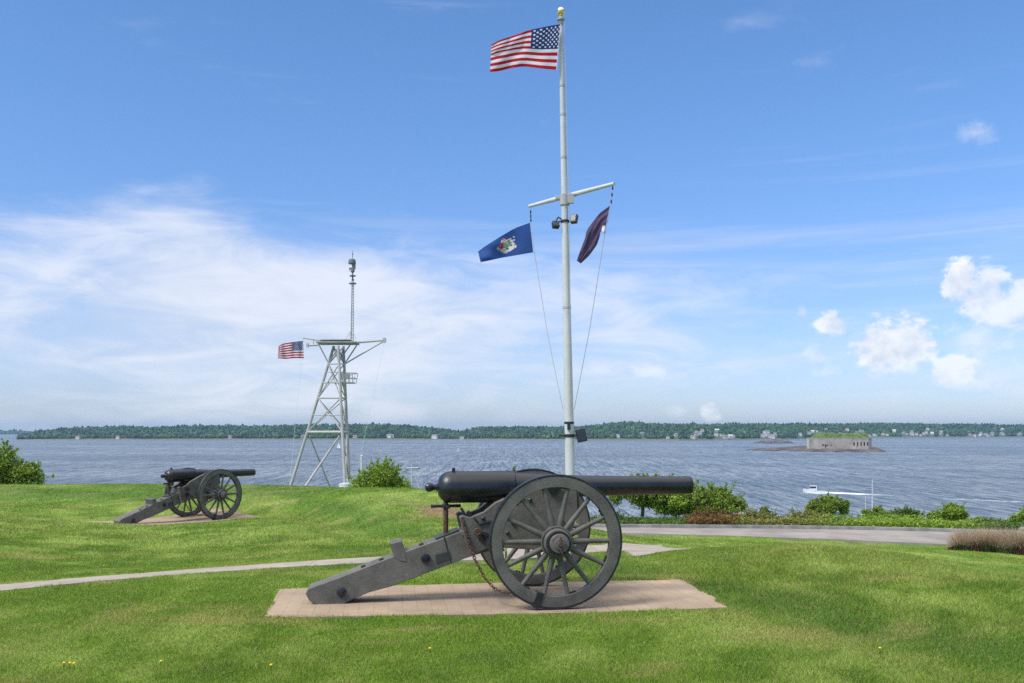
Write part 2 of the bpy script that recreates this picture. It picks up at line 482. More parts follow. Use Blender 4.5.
def water_mat():
    m = bpy.data.materials.new('bay_water'); m.use_nodes = True
    t = NT(m.node_tree); t.n.clear()
    out = t.new('ShaderNodeOutputMaterial'); p = t.new('ShaderNodeBsdfPrincipled')
    t.l.new(p.outputs[0], out.inputs[0])
    g = t.new('ShaderNodeNewGeometry')
    pos = g.outputs['Position']
    big = t.noise(t.scale_vec(pos, (0.0016, 0.010, 0.01)), 1.0, 4, 0.55)
    mid = t.noise(t.scale_vec(pos, (0.05, 0.022, 0.01)), 1.0, 8, 0.72)
    fine = t.noise(t.scale_vec(pos, (0.55, 0.2, 0.2)), 1.0, 6, 0.75)
    c = t.mix(t.smooth(big, 0.32, 0.68), (0.088, 0.113, 0.134), (0.148, 0.172, 0.19))
    o1 = t.noise(t.scale_vec(pos, (1.0, 0.075, 0.2)), 1.0, 3, 0.6)
    o2 = t.noise(t.scale_vec(pos, (0.38, 0.020, 0.2)), 1.0, 3, 0.6)
    o3 = t.noise(t.scale_vec(pos, (0.13, 0.0045, 0.2)), 1.0, 3, 0.6)
    w = t.m('ADD', t.m('ADD', t.m('MULTIPLY', o1, 0.40), t.m('MULTIPLY', o2, 0.34)), t.m('ADD', t.m('MULTIPLY', o3, 0.16), t.m('MULTIPLY', mid, 0.10)))
    c = t.mix(t.smooth(w, 0.43, 0.57), t.mix(1.0, c, (0.45, 0.5, 0.58), 'MULTIPLY'), t.mix(1.0, c, (1.9, 1.8, 1.65), 'MULTIPLY'))
    t.l.new(c, p.inputs['Base Color'])
    p.inputs['Roughness'].default_value = 0.38
    p.inputs['IOR'].default_value = 1.33
    b = t.new('ShaderNodeBump'); b.inputs['Strength'].default_value = 1.0; b.inputs['Distance'].default_value = 1.6
    t.l.new(t.m('ADD', t.m('MULTIPLY', mid, 0.5), t.m('MULTIPLY', fine, 0.5)), b.inputs['Height']); t.l.new(b.outputs[0], p.inputs['Normal'])
    return m
M['water'] = water_mat()

def foam_mat():
    m = bpy.data.materials.new('wake_foam'); m.use_nodes = True
    t = NT(m.node_tree); t.n.clear()
    out = t.new('ShaderNodeOutputMaterial')
    d = t.new('ShaderNodeBsdfDiffuse'); d.inputs[0].default_value = (0.75, 0.78, 0.82, 1)
    tr = t.new('ShaderNodeBsdfTransparent')
    g = t.new('ShaderNodeNewGeometry')
    a = t.new('ShaderNodeAttribute'); a.attribute_name = 'tint'
    n = t.noise(t.scale_vec(g.outputs['Position'], (0.25, 0.5, 0.5)), 1.0, 6, 0.7)
    f = t.smooth(t.m('ADD', n, t.m('SUBTRACT', a.outputs['Fac'], 0.5)), 0.35, 0.75)
    mx = t.new('ShaderNodeMixShader')
    t.l.new(f, mx.inputs[0]); t.l.new(tr.outputs[0], mx.inputs[1]); t.l.new(d.outputs[0], mx.inputs[2])
    t.l.new(mx.outputs[0], out.inputs[0])
    return m
M['foam'] = foam_mat()

# ------------------------------------------------------------------ terrain
WZ = CZ - 31.0                                  # sea level
pts = []
def P(px, py, Y): p = at(px, py, Y); pts.append((p.x, p.y, p.z))
for Y in (-4, 2, 6, 9, 12):
    for X in (-9, -4, 0, 3.4): pts.append((X, Y, 0.0))
for a in ((0, 586, 11.6), (0, 540, 17), (0, 515, 22), (0, 509, 26.5), (150, 540, 19.5), (150, 560, 15.5), (150, 574, 12.9),
          (118, 524.5, 24.6), (185, 518.5, 27.0), (232, 516.0, 27.5), (90, 522.5, 25.3), (300, 530, 20.5), (300, 503, 28), (180, 502, 29.5), (60, 503, 29.5), (0, 503, 29.5),
          (-80, 503, 29), (-80, 485, 34), (0, 485, 34), (100, 484.5, 34), (200, 485, 34), (300, 486, 34), (360, 489, 33), (430, 490, 30.5), (465, 499, 28.5),
          (380, 540, 17.4), (380, 512, 24), (430, 540, 17.5), (430, 510, 25), (345, 536, 18), (520, 517, 27),
          (540, 556, 15), (540, 535, 20), (540, 524, 26), (660, 550, 17), (640, 541, 25), (640, 537, 35), (560, 536, 38), (590, 536, 33), (480, 522, 38)):
    P(*a)
for a in ((780, 546, 14.3), (700, 553, 14.4), (850, 549, 13.8), (900, 555, 13.0), (950, 565, 12.0), (1024, 585, 10.3), (850, 600, 9.9), (950, 612, 9), (1024, 640, 8), (760, 600, 10.2),
          (1150, 620, 9), (740, 660, 7.6), (900, 680, 6.9)):
    P(*a)
for a in ((1024, 592, 13), (1000, 590, 14), (950, 576, 15.2), (900, 565, 16.5), (850, 556, 18), (1100, 600, 13), (780, 562, 20), (780, 552, 28), (900, 585, 20), (900, 560, 28), (1010, 600, 19), (1010, 579, 26), (1100, 590, 26), (960, 553, 34), (1024, 560, 34)):
    P(*a)
ZR = -3.0
for X in (3, 8, 14, 20, 27, 36):
    for Y in (40, 44, 48, 52): pts.append((X, Y, ZR + (0.22 if (Y == 40 and X < 10) else 0)))
for X in (-30, -22, -14, -6): pts.append((X, 44, -1.6)); pts.append((X, 52, -2.0)); pts.append((X, 64, -2.4))
for X in (8, 20, 34): pts.append((X, 62, -3.6))
for X in (-45, 45):
    for Y in (-5, 20): pts.append((X, Y, -0.3))
pts.append((45, 45, -3)); pts.append((-45, 45, -1.6)); pts.append((-45, 66, -2.4)); pts.append((45, 66, -3.6))
PT = np.array(pts)
def tps_fit(p, lam=0.02):
    n = len(p); d = np.hypot(p[:, None, 0] - p[None, :, 0], p[:, None, 1] - p[None, :, 1])
    K = np.where(d > 0, d * d * np.log(d + 1e-9), 0) + lam * np.eye(n)
    Q = np.c_[np.ones(n), p[:, :2]]
    A = np.block([[K, Q], [Q.T, np.zeros((3, 3))]])
    return np.linalg.solve(A, np.r_[p[:, 2], 0, 0, 0])
_c = tps_fit(PT, 0.12)
def hraw(X, Y):
    X = np.asarray(X, float); Y = np.asarray(Y, float)
    sh = X.shape; x = np.clip(X.ravel(), -48, 48); y = np.clip(Y.ravel(), -6, 68)
    out = np.zeros(len(x))
    for s in range(0, len(x), 20000):
        xx = x[s:s + 20000]; yy = y[s:s + 20000]
        d = np.hypot(xx[:, None] - PT[None, :, 0], yy[:, None] - PT[None, :, 1])
        out[s:s + 20000] = np.where(d > 0, d * d * np.log(d + 1e-9), 0) @ _c[:-3] + _c[-3] + _c[-2] * xx + _c[-1] * yy
    return out.reshape(sh)
# a lookup grid makes later queries cheap
GX = np.linspace(-50, 50, 401); GY = np.linspace(-8, 70, 313)
GZ = hraw(*np.meshgrid(GX, GY, indexing='ij'))
def hgt(X, Y, bumps=True):
    X = np.asarray(X, float); Y = np.asarray(Y, float)
    fx = np.clip((X - GX[0]) / (GX[1] - GX[0]), 0, len(GX) - 1.001); fy = np.clip((Y - GY[0]) / (GY[1] - GY[0]), 0, len(GY) - 1.001)
    i = fx.astype(int); j = fy.astype(int); a = fx - i; b = fy - j
    z = (GZ[i, j] * (1 - a) + GZ[i + 1, j] * a) * (1 - b) + (GZ[i, j + 1] * (1 - a) + GZ[i + 1, j + 1] * a) * b
    ax_, ay_, bx_, by_ = -6.6, 27.6, -2.5, 19.3
    tq = np.clip(((X - ax_) * (bx_ - ax_) + (Y - ay_) * (by_ - ay_)) / ((bx_ - ax_) ** 2 + (by_ - ay_) ** 2), 0, 1)
    dq = np.hypot(X - ax_ - tq * (bx_ - ax_), Y - ay_ - tq * (by_ - ay_))
    z = z - 0.30 * np.exp(-(dq / 0.85) ** 2) + 0.10 * np.exp(-(((X + 3.2) / 1.5) ** 2 + ((Y - 26.3) / 2.6) ** 2))
    yd = np.where(X < -2, 68.0, np.where(X > 4, 53.0, 68.0 - 15.0 * (X + 2) / 6.0))
    z = z - 0.55 * np.maximum(0, Y - yd) - 0.3 * np.maximum(0, np.abs(X) - 46)
    return np.maximum(z, WZ - 3)
def gz(x, y): return float(hgt(np.array([x]), np.array([y]))[0])

# ---- paved things, each as a strip between two edges of ground points
def ground_hit(px, py, Y0):
    """the ground point seen at a pixel, near depth Y0"""
    Y = Y0
    best = None
    for k in range(-60, 61):
        YY = Y0 * (1 + k * 0.006)
        p = at(px, py, YY); e = abs(p.z - gz(p.x, p.y))
        if best is None or e < best[0] - 1e-6: best = (e, p)
    return best[1]
def loft(e0, e1, n, m):
    def samp(e, t):
        e = [Vector(p) for p in e]
        L = [0]
        for a, b in zip(e, e[1:]): L.append(L[-1] + (b - a).length)
        s = t * L[-1]
        for i in range(len(e) - 1):
            if s <= L[i + 1] + 1e-9:
                return e[i].lerp(e[i + 1], (s - L[i]) / max(1e-9, L[i + 1] - L[i]))
        return e[-1]
    return [[samp(e0, i / n).lerp(samp(e1, i / n), j / m) for j in range(m + 1)] for i in range(n + 1)]
PAVED = []
def paving(name, e0, e1, n, m, material, dz=0.0, flat=None):
    g = loft(e0, e1, n, m)
    xy = np.array([[(p.x, p.y) for p in r] for r in g])
    z = hgt(xy[..., 0], xy[..., 1]) + dz if flat is None else np.full(xy.shape[:2], flat)
    mb = MB(); W = m + 1
    vs = [(xy[i, j, 0], xy[i, j, 1], z[i, j]) for i in range(n + 1) for j in range(W)]
    fs = [(i * W + j, (i + 1) * W + j, (i + 1) * W + j + 1, i * W + j + 1) for i in range(n) for j in range(m)]
    ring = [i * W for i in range(n + 1)] + [n * W + j for j in range(1, W)] + [i * W + m for i in range(n - 1, -1, -1)] + [j for j in range(m - 1, 0, -1)]
    b = len(vs)
    vs += [(vs[k][0], vs[k][1], vs[k][2] - 0.12) for k in ring]
    for k in range(len(ring)):
        k2 = (k + 1) % len(ring)
        fs.append((ring[k], ring[k2], b + k2, b + k))
    mb.add(vs, fs)
    o = mb.build(name, material, smooth=0.5)
    tag(o, kind='structure')
    PAVED.append(np.array([(vs[k][0], vs[k][1]) for k in ring]))
    return o
def pline(px_pts): return [ground_hit(*a) for a in px_pts]

TH = R(8.0)                                     # heading of the near gun
MID = Vector((0.36, 10.76, 0.0))
TH2 = R(53)
MID2 = Vector((-8.83, 26.9, 0.0))

paving('near_gun_pad', pline([(264, 617.5, 9.6), (728, 606.5, 10.2)]), pline([(280, 588.5, 11.3), (683, 579, 12.0)]), 24, 8, M['pad'], 0.0)
# pad of the far gun, square to that gun
ux = Vector((math.cos(TH2), math.sin(TH2), 0)); uy = Vector((-math.sin(TH2), math.cos(TH2), 0))
def padpt(a, b): return MID2 + ux * a + uy * b
paving('far_gun_pad', [padpt(-3.0, -1.35), padpt(1.2, -1.35)], [padpt(-3.0, 1.15), padpt(1.2, 1.15)], 16, 8, M['pad'], 0.02)
paving('footpath', pline([(-60, 597, 10.8), (0, 590.5, 11.2), (100, 581, 12), (200, 573, 12.9), (300, 566, 13.7), (400, 561, 14.5), (505, 559.5, 14.8)]),
       pline([(-60, 590, 11.2), (0, 584, 11.7), (100, 576, 12.4), (200, 568.5, 13.4), (300, 561.5, 14.2), (400, 555.5, 15.1), (505, 548, 16.5)]), 44, 4, M['concrete'])
paving('plaza', pline([(507, 559.5, 14.8), (560, 556, 15.2), (600, 552, 16), (624, 550.5, 16.4), (634, 556, 15.6), (645, 555, 15.7), (672, 550.5, 16.6), (703, 544.8, 18)]),
       pline([(507, 548, 16.5), (560, 546.5, 16.9), (600, 545, 17.5), (640, 544.3, 18), (660, 544.2, 18), (680, 544.1, 18.2), (690, 544.1, 18.2), (704, 544.3, 18.2)]), 40, 4, M['concrete'])
def yroad(py): return (CZ - ZR) * F / (py - HY)
def rp(px, py): Y = yroad(py); return Vector(((px - CX) / F * Y, Y, ZR))
road_front = [rp(545, 531.8), rp(621, 533.2), rp(700, 535.5), rp(780, 538), rp(850, 540.5), rp(915, 543.4), rp(958, 545.5), rp(1040, 550), rp(1200, 556)]
road_back = [rp(545, 527.6), rp(621, 528), rp(700, 528.6), rp(780, 529.2), rp(850, 530.2), rp(915, 531.6), rp(958, 532.8), rp(1040, 536), rp(1200, 541)]
paving('road', road_front, road_back, 60, 6, M['asphalt'], flat=ZR + 0.03)

# kerb along the far side of the road
mb = MB()
for a, b in zip(road_back, road_back[1:]):
    d = (b - a).normalized(); nrm = Vector((-d.y, d.x, 0))
    o_ = nrm * 0.14 + Vector((0, 0, 0.05))
    mb.bar(a + o_, b + o_, 0.22, 0.26)
tag(mb.build('kerb', M['kerb'], smooth=None), kind='structure')

def inside(poly, X, Y, grow=0.0):
    c = poly.mean(0)
    n = len(poly); ins = np.zeros(X.shape, bool)
    for k in range(n):
        x0, y0 = poly[k]; x1, y1 = poly[(k + 1) % n]
        cond = ((y0 > Y) != (y1 > Y))
        with np.errstate(divide='ignore', invalid='ignore'):
            xi = (x1 - x0) * (Y - y0) / (y1 - y0 + 1e-12) + x0
        ins ^= cond & (X < xi)
    return ins
def paved_at(X, Y):
    r = np.zeros(X.shape, bool)
    for p in PAVED:
        m_ = (X > p[:, 0].min()) & (X < p[:, 0].max()) & (Y > p[:, 1].min()) & (Y < p[:, 1].max())
        if m_.any():
            idx = np.nonzero(m_.ravel())[0]
            r.ravel()[idx] |= inside(p, X.ravel()[idx], Y.ravel()[idx])
    return r

# grass colour at a place: lush, pale and straw patches, old mowing bands
def turf_tint(X, Y):
    a = fbm(X * 0.35 + 3, Y * 0.22 + 9, 4); b = fbm(X * 1.3 + 31, Y * 0.8 + 2, 4); c = fbm(X * 0.16 + 50, Y * 0.12 + 70, 3)
    lush = np.array([0.160, 0.262, 0.026]); pale = np.array([0.275, 0.365, 0.078]); straw = np.array([0.36, 0.31, 0.12]); dark = np.array([0.088, 0.180, 0.024])
    e = fbm(X * 3.1 + 7, Y * 1.9 + 23, 3)
    t = np.clip((a - 0.40) * 2.6 + (b - 0.5) * 1.5 + (e - 0.5) * 2.0, 0, 1)[..., None]
    colr = lush * (1 - t) + pale * t
    dk = np.clip((0.47 - b * .6 - e * .4) * 6.5, 0, 1)[..., None] * 0.42
    colr = colr * (1 - dk) + dark * dk
    st = np.clip((fbm(X * 0.9 + 11, Y * 1.6 + 44, 4) - 0.60) * 5, 0, 1)
    hump = np.exp(-(((X - 5.2) / 3.2) ** 2 + ((Y - 13.6) / 2.2) ** 2))
    st = np.clip(st * 0.8 + hump * 0.24 * (0.4 + 1.2 * fbm(X * 1.5, Y * 1.5, 3)), 0, 0.8)
    # longer, darker grass on the bank; bank and crease tints also paint mound shading
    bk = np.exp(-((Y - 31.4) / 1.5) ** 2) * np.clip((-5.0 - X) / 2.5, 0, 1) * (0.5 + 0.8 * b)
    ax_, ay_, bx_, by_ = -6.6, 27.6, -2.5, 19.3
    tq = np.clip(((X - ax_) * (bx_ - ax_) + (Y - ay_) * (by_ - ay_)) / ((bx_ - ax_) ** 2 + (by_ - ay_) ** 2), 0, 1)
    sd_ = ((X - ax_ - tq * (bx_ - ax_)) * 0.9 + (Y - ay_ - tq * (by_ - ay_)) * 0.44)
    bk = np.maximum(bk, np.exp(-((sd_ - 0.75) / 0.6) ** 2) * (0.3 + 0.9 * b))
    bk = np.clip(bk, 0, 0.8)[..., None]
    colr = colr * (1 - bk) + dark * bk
    st = np.maximum(st, np.exp(-((sd_ + 0.1) / 0.28) ** 2) * 0.38 * e * 1.6)
    bare = np.clip(np.exp(-(((X + 1.72) / 0.62) ** 2 + ((Y - 24.6) / 1.5) ** 2)) * 1.6 * (0.5 + fbm(X * 2.2, Y * 1.4, 3)) - 0.15, 0, 0.92)
    st = st[..., None]
    colr = colr * (1 - st) + (straw * 0.75 + pale * 0.25) * st
    bare = bare[..., None]
    colr = colr * (1 - bare) + np.array([0.34, 0.22, 0.13]) * bare
    band = 1 + 0.10 * np.sin((X * 0.35 + Y * 1.0) * 2.1 + 2.0 * (c - .5) * 6) * np.clip((Y - 13) / 8, 0, 1)
    return colr * band[..., None]

def axis(fine0, fine1, step, lo, hi, g=1.06):
    a = list(np.arange(fine0, fine1 + 1e-6, step))
    s = step; x = a[-1]
    while x < hi: s = min(s * g, 3.0); x += s; a.append(x)
    s = step; x = a[0]; pre = []
    while x > lo: s = min(s * g, 3.0); x -= s; pre.append(x)
    return np.array(pre[::-1] + a)
ax = axis(-7.5, 7.5, 0.11, -80, 80, 1.05); ay = axis(6, 18, 0.11, -10, 135, 1.035)
XX, YY = np.meshgrid(ax, ay, indexing='ij')
ZZ = hgt(XX, YY) + (fbm(XX * 1.1, YY * 1.1, 3) - 0.5) * 0.05 + (fbm(XX * 0.25 + 9, YY * 0.25, 2) - 0.5) * 0.10 * np.clip((Y := YY) - 13, 0, 1)
ins = paved_at(XX, YY)
near_pad = np.zeros_like(ins)
ZZ = np.where(ins, hgt(XX, YY) - 0.07, ZZ)
nx, ny = XX.shape
ii, jj = np.meshgrid(np.arange(nx - 1), np.arange(ny - 1), indexing='ij')
q = np.stack([ii * ny + jj, (ii + 1) * ny + jj, (ii + 1) * ny + jj + 1, ii * ny + jj + 1], -1).reshape(-1)
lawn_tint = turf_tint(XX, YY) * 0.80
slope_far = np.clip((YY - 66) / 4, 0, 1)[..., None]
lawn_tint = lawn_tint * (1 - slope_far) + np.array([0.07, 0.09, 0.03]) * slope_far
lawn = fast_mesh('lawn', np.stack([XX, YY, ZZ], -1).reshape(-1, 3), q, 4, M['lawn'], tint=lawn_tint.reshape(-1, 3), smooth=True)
tag(lawn, kind='structure')
def lawn_z(X, Y):
    fx = np.interp(X, ax, np.arange(nx)); fy = np.interp(Y, ay, np.arange(ny))
    i = np.clip(fx.astype(int), 0, nx - 2); j = np.clip(fy.astype(int), 0, ny - 2); a = fx - i; b = fy - j
    return (ZZ[i, j] * (1 - a) + ZZ[i + 1, j] * a) * (1 - b) + (ZZ[i, j + 1] * (1 - a) + ZZ[i + 1, j + 1] * a) * b

# ------------------------------------------------------------------ grass blades
def grass_field():
    V = []; T = []
    def zone(y0, y1, dens0, wid, hei):
        # density falls with distance so the count per pixel stays even
        area_n = int(dens0)
        yy = y0 * (y1 / y0) ** rng.random(area_n * 1)          # log-uniform depth = even density in the picture's rows
        xx = (rng.random(area_n) - 0.5) * 1.36 * yy
        ok = ~paved_at(xx + (vnoise(xx * 3.7, yy * 3.7) - .5) * .13, yy + (vnoise(xx * 3.7 + 90, yy * 3.7 + 40) - .5) * .13)
        # a few blades lean over the edges of the paving
        xx = xx[ok]; yy = yy[ok]
        z = lawn_z(xx, yy); z = np.where(paved_at(xx, yy), hgt(xx, yy), z)
        n = len(xx)
        sc = np.sqrt(yy / y0)
        clump = fbm(xx * 1.7 + 5, yy * 1.7 + 8, 3); tall = fbm(xx * 0.5 + 15, yy * 0.5 + 3, 3)
        hump = np.exp(-(((xx - 4.6) / 3.0) ** 2 + ((yy - 11.5) / 3.4) ** 2))
        h = hei * (0.35 + 0.75 * clump + 0.5 * tall) * (0.6 + 0.8 * rng.random(n)) * (1 + 0.9 * hump)
        w = wid * sc * (0.7 + 0.6 * rng.random(n))
        ang = rng.random(n) * 2 * PI
        lean = (0.3 + 1.2 * rng.random(n)) * h
        la = rng.random(n) * 2 * PI
        dx = np.cos(ang) * w / 2; dy = np.sin(ang) * w / 2
        base = np.stack([xx, yy, z - 0.008], -1)
        a = base + np.stack([-dx, -dy, 0 * dx], -1); b = base + np.stack([dx, dy, 0 * dx], -1)
        c = base + np.stack([np.cos(la) * lean, np.sin(la) * lean, h + 0.008], -1)
        V.append(np.stack([a, b, c], 1).reshape(-1, 3))
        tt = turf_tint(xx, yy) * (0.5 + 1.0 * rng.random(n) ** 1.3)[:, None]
        dry = (rng.random(n) < 0.09)[:, None]
        tt = np.where(dry, np.array([0.34, 0.29, 0.14]), tt)
        tt = np.clip(tt * 1.12, 0, 1)
        T.append(np.repeat(tt, 3, 0))
    zone(5.8, 17.5, 1120000, 0.0050, 0.024)
    zone(16.5, 46.0, 490000, 0.012, 0.034)
    v = np.concatenate(V); t = np.concatenate(T)
    o = fast_mesh('grass', v, np.arange(len(v)), 3, M['blade'], tint=t)
    tag(o, 'short uneven green lawn grass with paler dry patches', 'grass', kind='stuff')
grass_field()

def dandelions():
    mb = MB()
    for px, py, Y in ((64, 668, 7.55), (70, 668.5, 7.54), (74, 669, 7.53), (161, 666, 7.6), (271, 671, 7.45), (430, 655, 8), (104, 558, 14), (880, 655, 7.8)):
        p = at(px, py, Y); z = float(lawn_z(np.array([p.x]), np.array([p.y]))[0]) + 0.05
        mb.lathe([(-0.004, 0.006), (0, 0.012), (0.006, 0.011), (0.009, 0.004)], 'Z', 8, (p.x, p.y, z))
        mb.tube([(p.x, p.y, z - 0.06), (p.x, p.y, z)], 0.0025, 5, 1)
    o = mb.build('dandelions', [M['yellow'], M['leaf']])
    tag(o, 'few tiny yellow dandelions scattered in the lawn', 'flowers', kind='stuff')
dandelions()

# ------------------------------------------------------------------ water
mb = MB()
mb.add([(-14000, 60, WZ), (14000, 60, WZ), (14000, 15000, WZ), (-14000, 15000, WZ)], [(0, 1, 2, 3)])
mb.add([(-14000, -3000, WZ), (14000, -3000, WZ), (14000, 60, WZ), (-14000, 60, WZ)], [(0, 1, 2, 3)])
tag(mb.build('water', M['water'], smooth=None), kind='structure')

# ------------------------------------------------------------------ far shores
def hill_mat():
    m = bpy.data.materials.new('far_ground'); m.use_nodes = True
    t = NT(m.node_tree); t.n.clear()
    out = t.new('ShaderNodeOutputMaterial'); p = t.new('ShaderNodeBsdfPrincipled'); t.l.new(p.outputs[0], out.inputs[0])
    g = t.new('ShaderNodeNewGeometry'); sp = t.new('ShaderNodeSeparateXYZ'); t.l.new(g.outputs['Position'], sp.inputs[0])
    n = t.noise(t.scale_vec(g.outputs['Position'], (0.01, 0.01, 0.05)), 1.0, 5, 0.6)
    up = t.m('ADD', t.m('SUBTRACT', sp.outputs[2], WZ), t.m('MULTIPLY', n, 6.0))
    c = t.mix(t.smooth(up, 4.5, 9.0), (0.15, 0.125, 0.105), t.mix(n, (0.035, 0.075, 0.03), (0.075, 0.12, 0.045)))
    t.l.new(c, p.inputs['Base Color']); p.inputs['Roughness'].default_value = 0.95
    return m
M['hill'] = hill_mat()
ico = bmesh.new(); bmesh.ops.create_icosphere(ico, subdivisions=1, radius=1)
ICO_V = np.array([v.co[:] for v in ico.verts]); ICO_F = np.array([[v.index for v in f.verts] for f in ico.faces]); ico.free()

def shore(name, skyline, shore_y, depth, ncrown, crown=(5, 10), houses=(), tone=1.0, gap=0.0):
    """skyline: (px, py) pairs; shore_y: (px, py) pairs of the waterline"""
    sx = np.array([a for a, b in skyline]); sy = np.array([b for a, b in skyline])
    hx = np.array([a for a, b in shore_y]); hy = np.array([b for a, b in shore_y])
    def D(px): return 31.0 * F / (np.interp(px, hx, hy) - HY)
    def top(px, d): return (HY - np.interp(px, sx, sy)) / F * d + CZ
    def surf(px, s):
        d = D(px) + s * depth
        ht = (top(px, D(px) + 0.55 * depth) - crown[1] * 1.3) - WZ
        prof = np.clip(1 - (1 - np.minimum(1, s / 0.6)) ** 1.8, 0, 1) - 0.35 * np.clip((s - 0.65) / 0.35, 0, 1)
        z = WZ - 1 + 3.0 * np.clip(s / 0.02, 0, 1) + np.maximum(ht, 2) * prof
        return (px - CX) / F * d, d, z
    px = np.arange(sx[0], sx[-1] + 0.1, 3.0); s = np.r_[0, 0.01, 0.02, 0.04, np.linspace(0.08, 1, 14)]
    A, B = np.meshgrid(px, s, indexing='ij')
    X, Y_, Z = surf(A, B)
    na, nb = A.shape
    i_, j_ = np.meshgrid(np.arange(na - 1), np.arange(nb - 1), indexing='ij')
    qq = np.stack([i_ * nb + j_, (i_ + 1) * nb + j_, (i_ + 1) * nb + j_ + 1, i_ * nb + j_ + 1], -1).reshape(-1)
    h = fast_mesh(name + '_hills', np.stack([X, Y_, Z], -1).reshape(-1, 3), qq, 4, M['hill'], smooth=True)
    tag(h, kind='structure')
    # the wood: one mass of crowns
    cp = sx[0] + (sx[-1] - sx[0]) * rng.random(ncrown); cs = 0.03 + 0.6 * rng.random(ncrown) ** 1.3
    keep = np.ones(ncrown, bool)
    for hp, hs, hw, hh, hm, rm in houses:
        hd = hs
        keep &= ~((np.abs(cp - hp) < hw * 0.62 * F / 4300 + 1.2) & (cs < hs + 0.02) & (cs > hs - 0.085))
    if gap: keep &= ~((cs < 0.12) & (rng.random(ncrown) < gap))
    cp = cp[keep]; cs = cs[keep]; n = len(cp)
    x, y, z = surf(cp, cs)
    r = (crown[0] + (crown[1] - crown[0]) * rng.random(n) ** 1.5) * (0.62 + 0.8 * fbm(cp * .11 + 3, cs * 9, 3))
    r = np.where(rng.random(n) < .02, r * 1.2, r)
    spruce = rng.random(n) < 0.35
    sz = np.where(spruce, 1.5, 0.95); sxy = np.where(spruce, 0.6, 1.05)
    vv = ICO_V[None] * (1 + 0.35 * (rng.random((n, len(ICO_V), 1)) - 0.5))
    vv = vv * np.stack([r * sxy, r * sxy, r * sz], -1)[:, None, :]
    vv = vv + np.stack([x, y, z + r * 0.75], -1)[:, None, :]
    ff = ICO_F[None] + (np.arange(n) * len(ICO_V))[:, None, None]
    base = np.where(spruce[:, None], np.array([0.020, 0.048, 0.030]), np.array([0.036, 0.078, 0.030]))
    base = base * (0.6 + 0.85 * fbm(cp * .08 + 60, cs * 7 + 9, 3))[:, None] * (0.66 + 1.05 * rng.random(n) ** 1.2)[:, None] * tone
    yel = (rng.random(n) < 0.12)[:, None]
    base = np.where(yel, base * np.array([1.5, 1.25, 0.9]), base)
    w = fast_mesh(name + '_wood', vv.reshape(-1, 3), ff.reshape(-1), 3, M['forest'], tint=np.repeat(base, len(ICO_V), 0), smooth=False)
    tag(w, {'left': 'dark green wood covering the long low island on the left horizon',
            'right': 'green wooded shore with scattered houses on the right horizon',
            'faint': 'faint blue distant wooded ridge at the far left edge'}[name], 'woodland', kind='stuff')
    return surf

hr = random.Random(3)
right_houses = []
for k in range(62):
    px = hr.uniform(684, 1023); s = hr.choice([0.03, 0.05, 0.08, 0.12, 0.17, 0.24]) + hr.uniform(-0.012, 0.012)
    if hr.random() < 0.45: px = hr.uniform(820, 1020); s = hr.uniform(0.02, 0.10)
    right_houses.append((px, s, hr.uniform(9, 17), hr.uniform(5, 7), hr.choice(['house_white'] * 5 + ['house_grey', 'house_tan']), hr.choice(['roof_grey', 'roof_grey', 'house_white', 'roof_red'])))
for px, s, w in ((618, .06, 17), (642, .12, 20), (676, .10, 18), (699, .14, 24), (716, .1, 20), (724, .06, 15), (733, .05, 17), (668, .03, 14), (771, .03, 34), (765, .09, 22)):
    right_houses.append((px, s, w * 0.72, 6, 'house_white', 'roof_grey'))
left_houses = [(435, .03, 20, 9, 'house_white', 'roof_grey'), (389, .04, 16, 8, 'house_white', 'roof_grey'), (392, .05, 12, 8, 'house_white', 'roof_grey'), (355, .03, 14, 7, 'house_tan', 'roof_grey'),
               (462, .015, 15, 5, 'house_grey', 'roof_grey'), (469, .015, 13, 5, 'house_white', 'roof_grey'), (473, .015, 12, 5, 'house_grey', 'roof_grey'), (78, .02, 14, 7, 'house_tan', 'roof_red'), (230, .03, 12, 7, 'house_grey', 'roof_grey'), (303, .04, 14, 7, 'house_grey', 'roof_grey'), (118, .02, 12, 7, 'house_tan', 'roof_red')]
sl = shore('left', [(18, 437), (30, 433.5), (45, 431), (60, 429), (100, 427.2), (150, 427.5), (200, 426.3), (260, 426.3), (300, 425.3), (360, 424.6), (395, 425), (415, 426.8), (440, 429.6), (452, 431.3), (470, 433)],
           [(0, 440.0), (480, 439.8)], 620, 9000, (4, 7.5), left_houses)
sr = shore('right', [(462, 433), (468, 430.5), (478, 428), (500, 427.2), (540, 427.5), (580, 427), (600, 425.3), (618, 423), (632, 422.6), (655, 424.3), (700, 424.8), (760, 424.3), (820, 424.5), (880, 423.6), (950, 424.2), (1000, 425), (1040, 425.4)],
           [(455, 439.8), (680, 440.6), (700, 440.3), (780, 439.5), (860, 438.0), (1040, 437.4)], 700, 13000, (4, 7.5), right_houses, gap=0.25)
sf = shore('faint', [(-40, 431.0), (0, 430.6), (30, 431), (60, 431.5)], [(-40, 434.6), (80, 434.6)], 500, 500, (8, 12), tone=0.9)

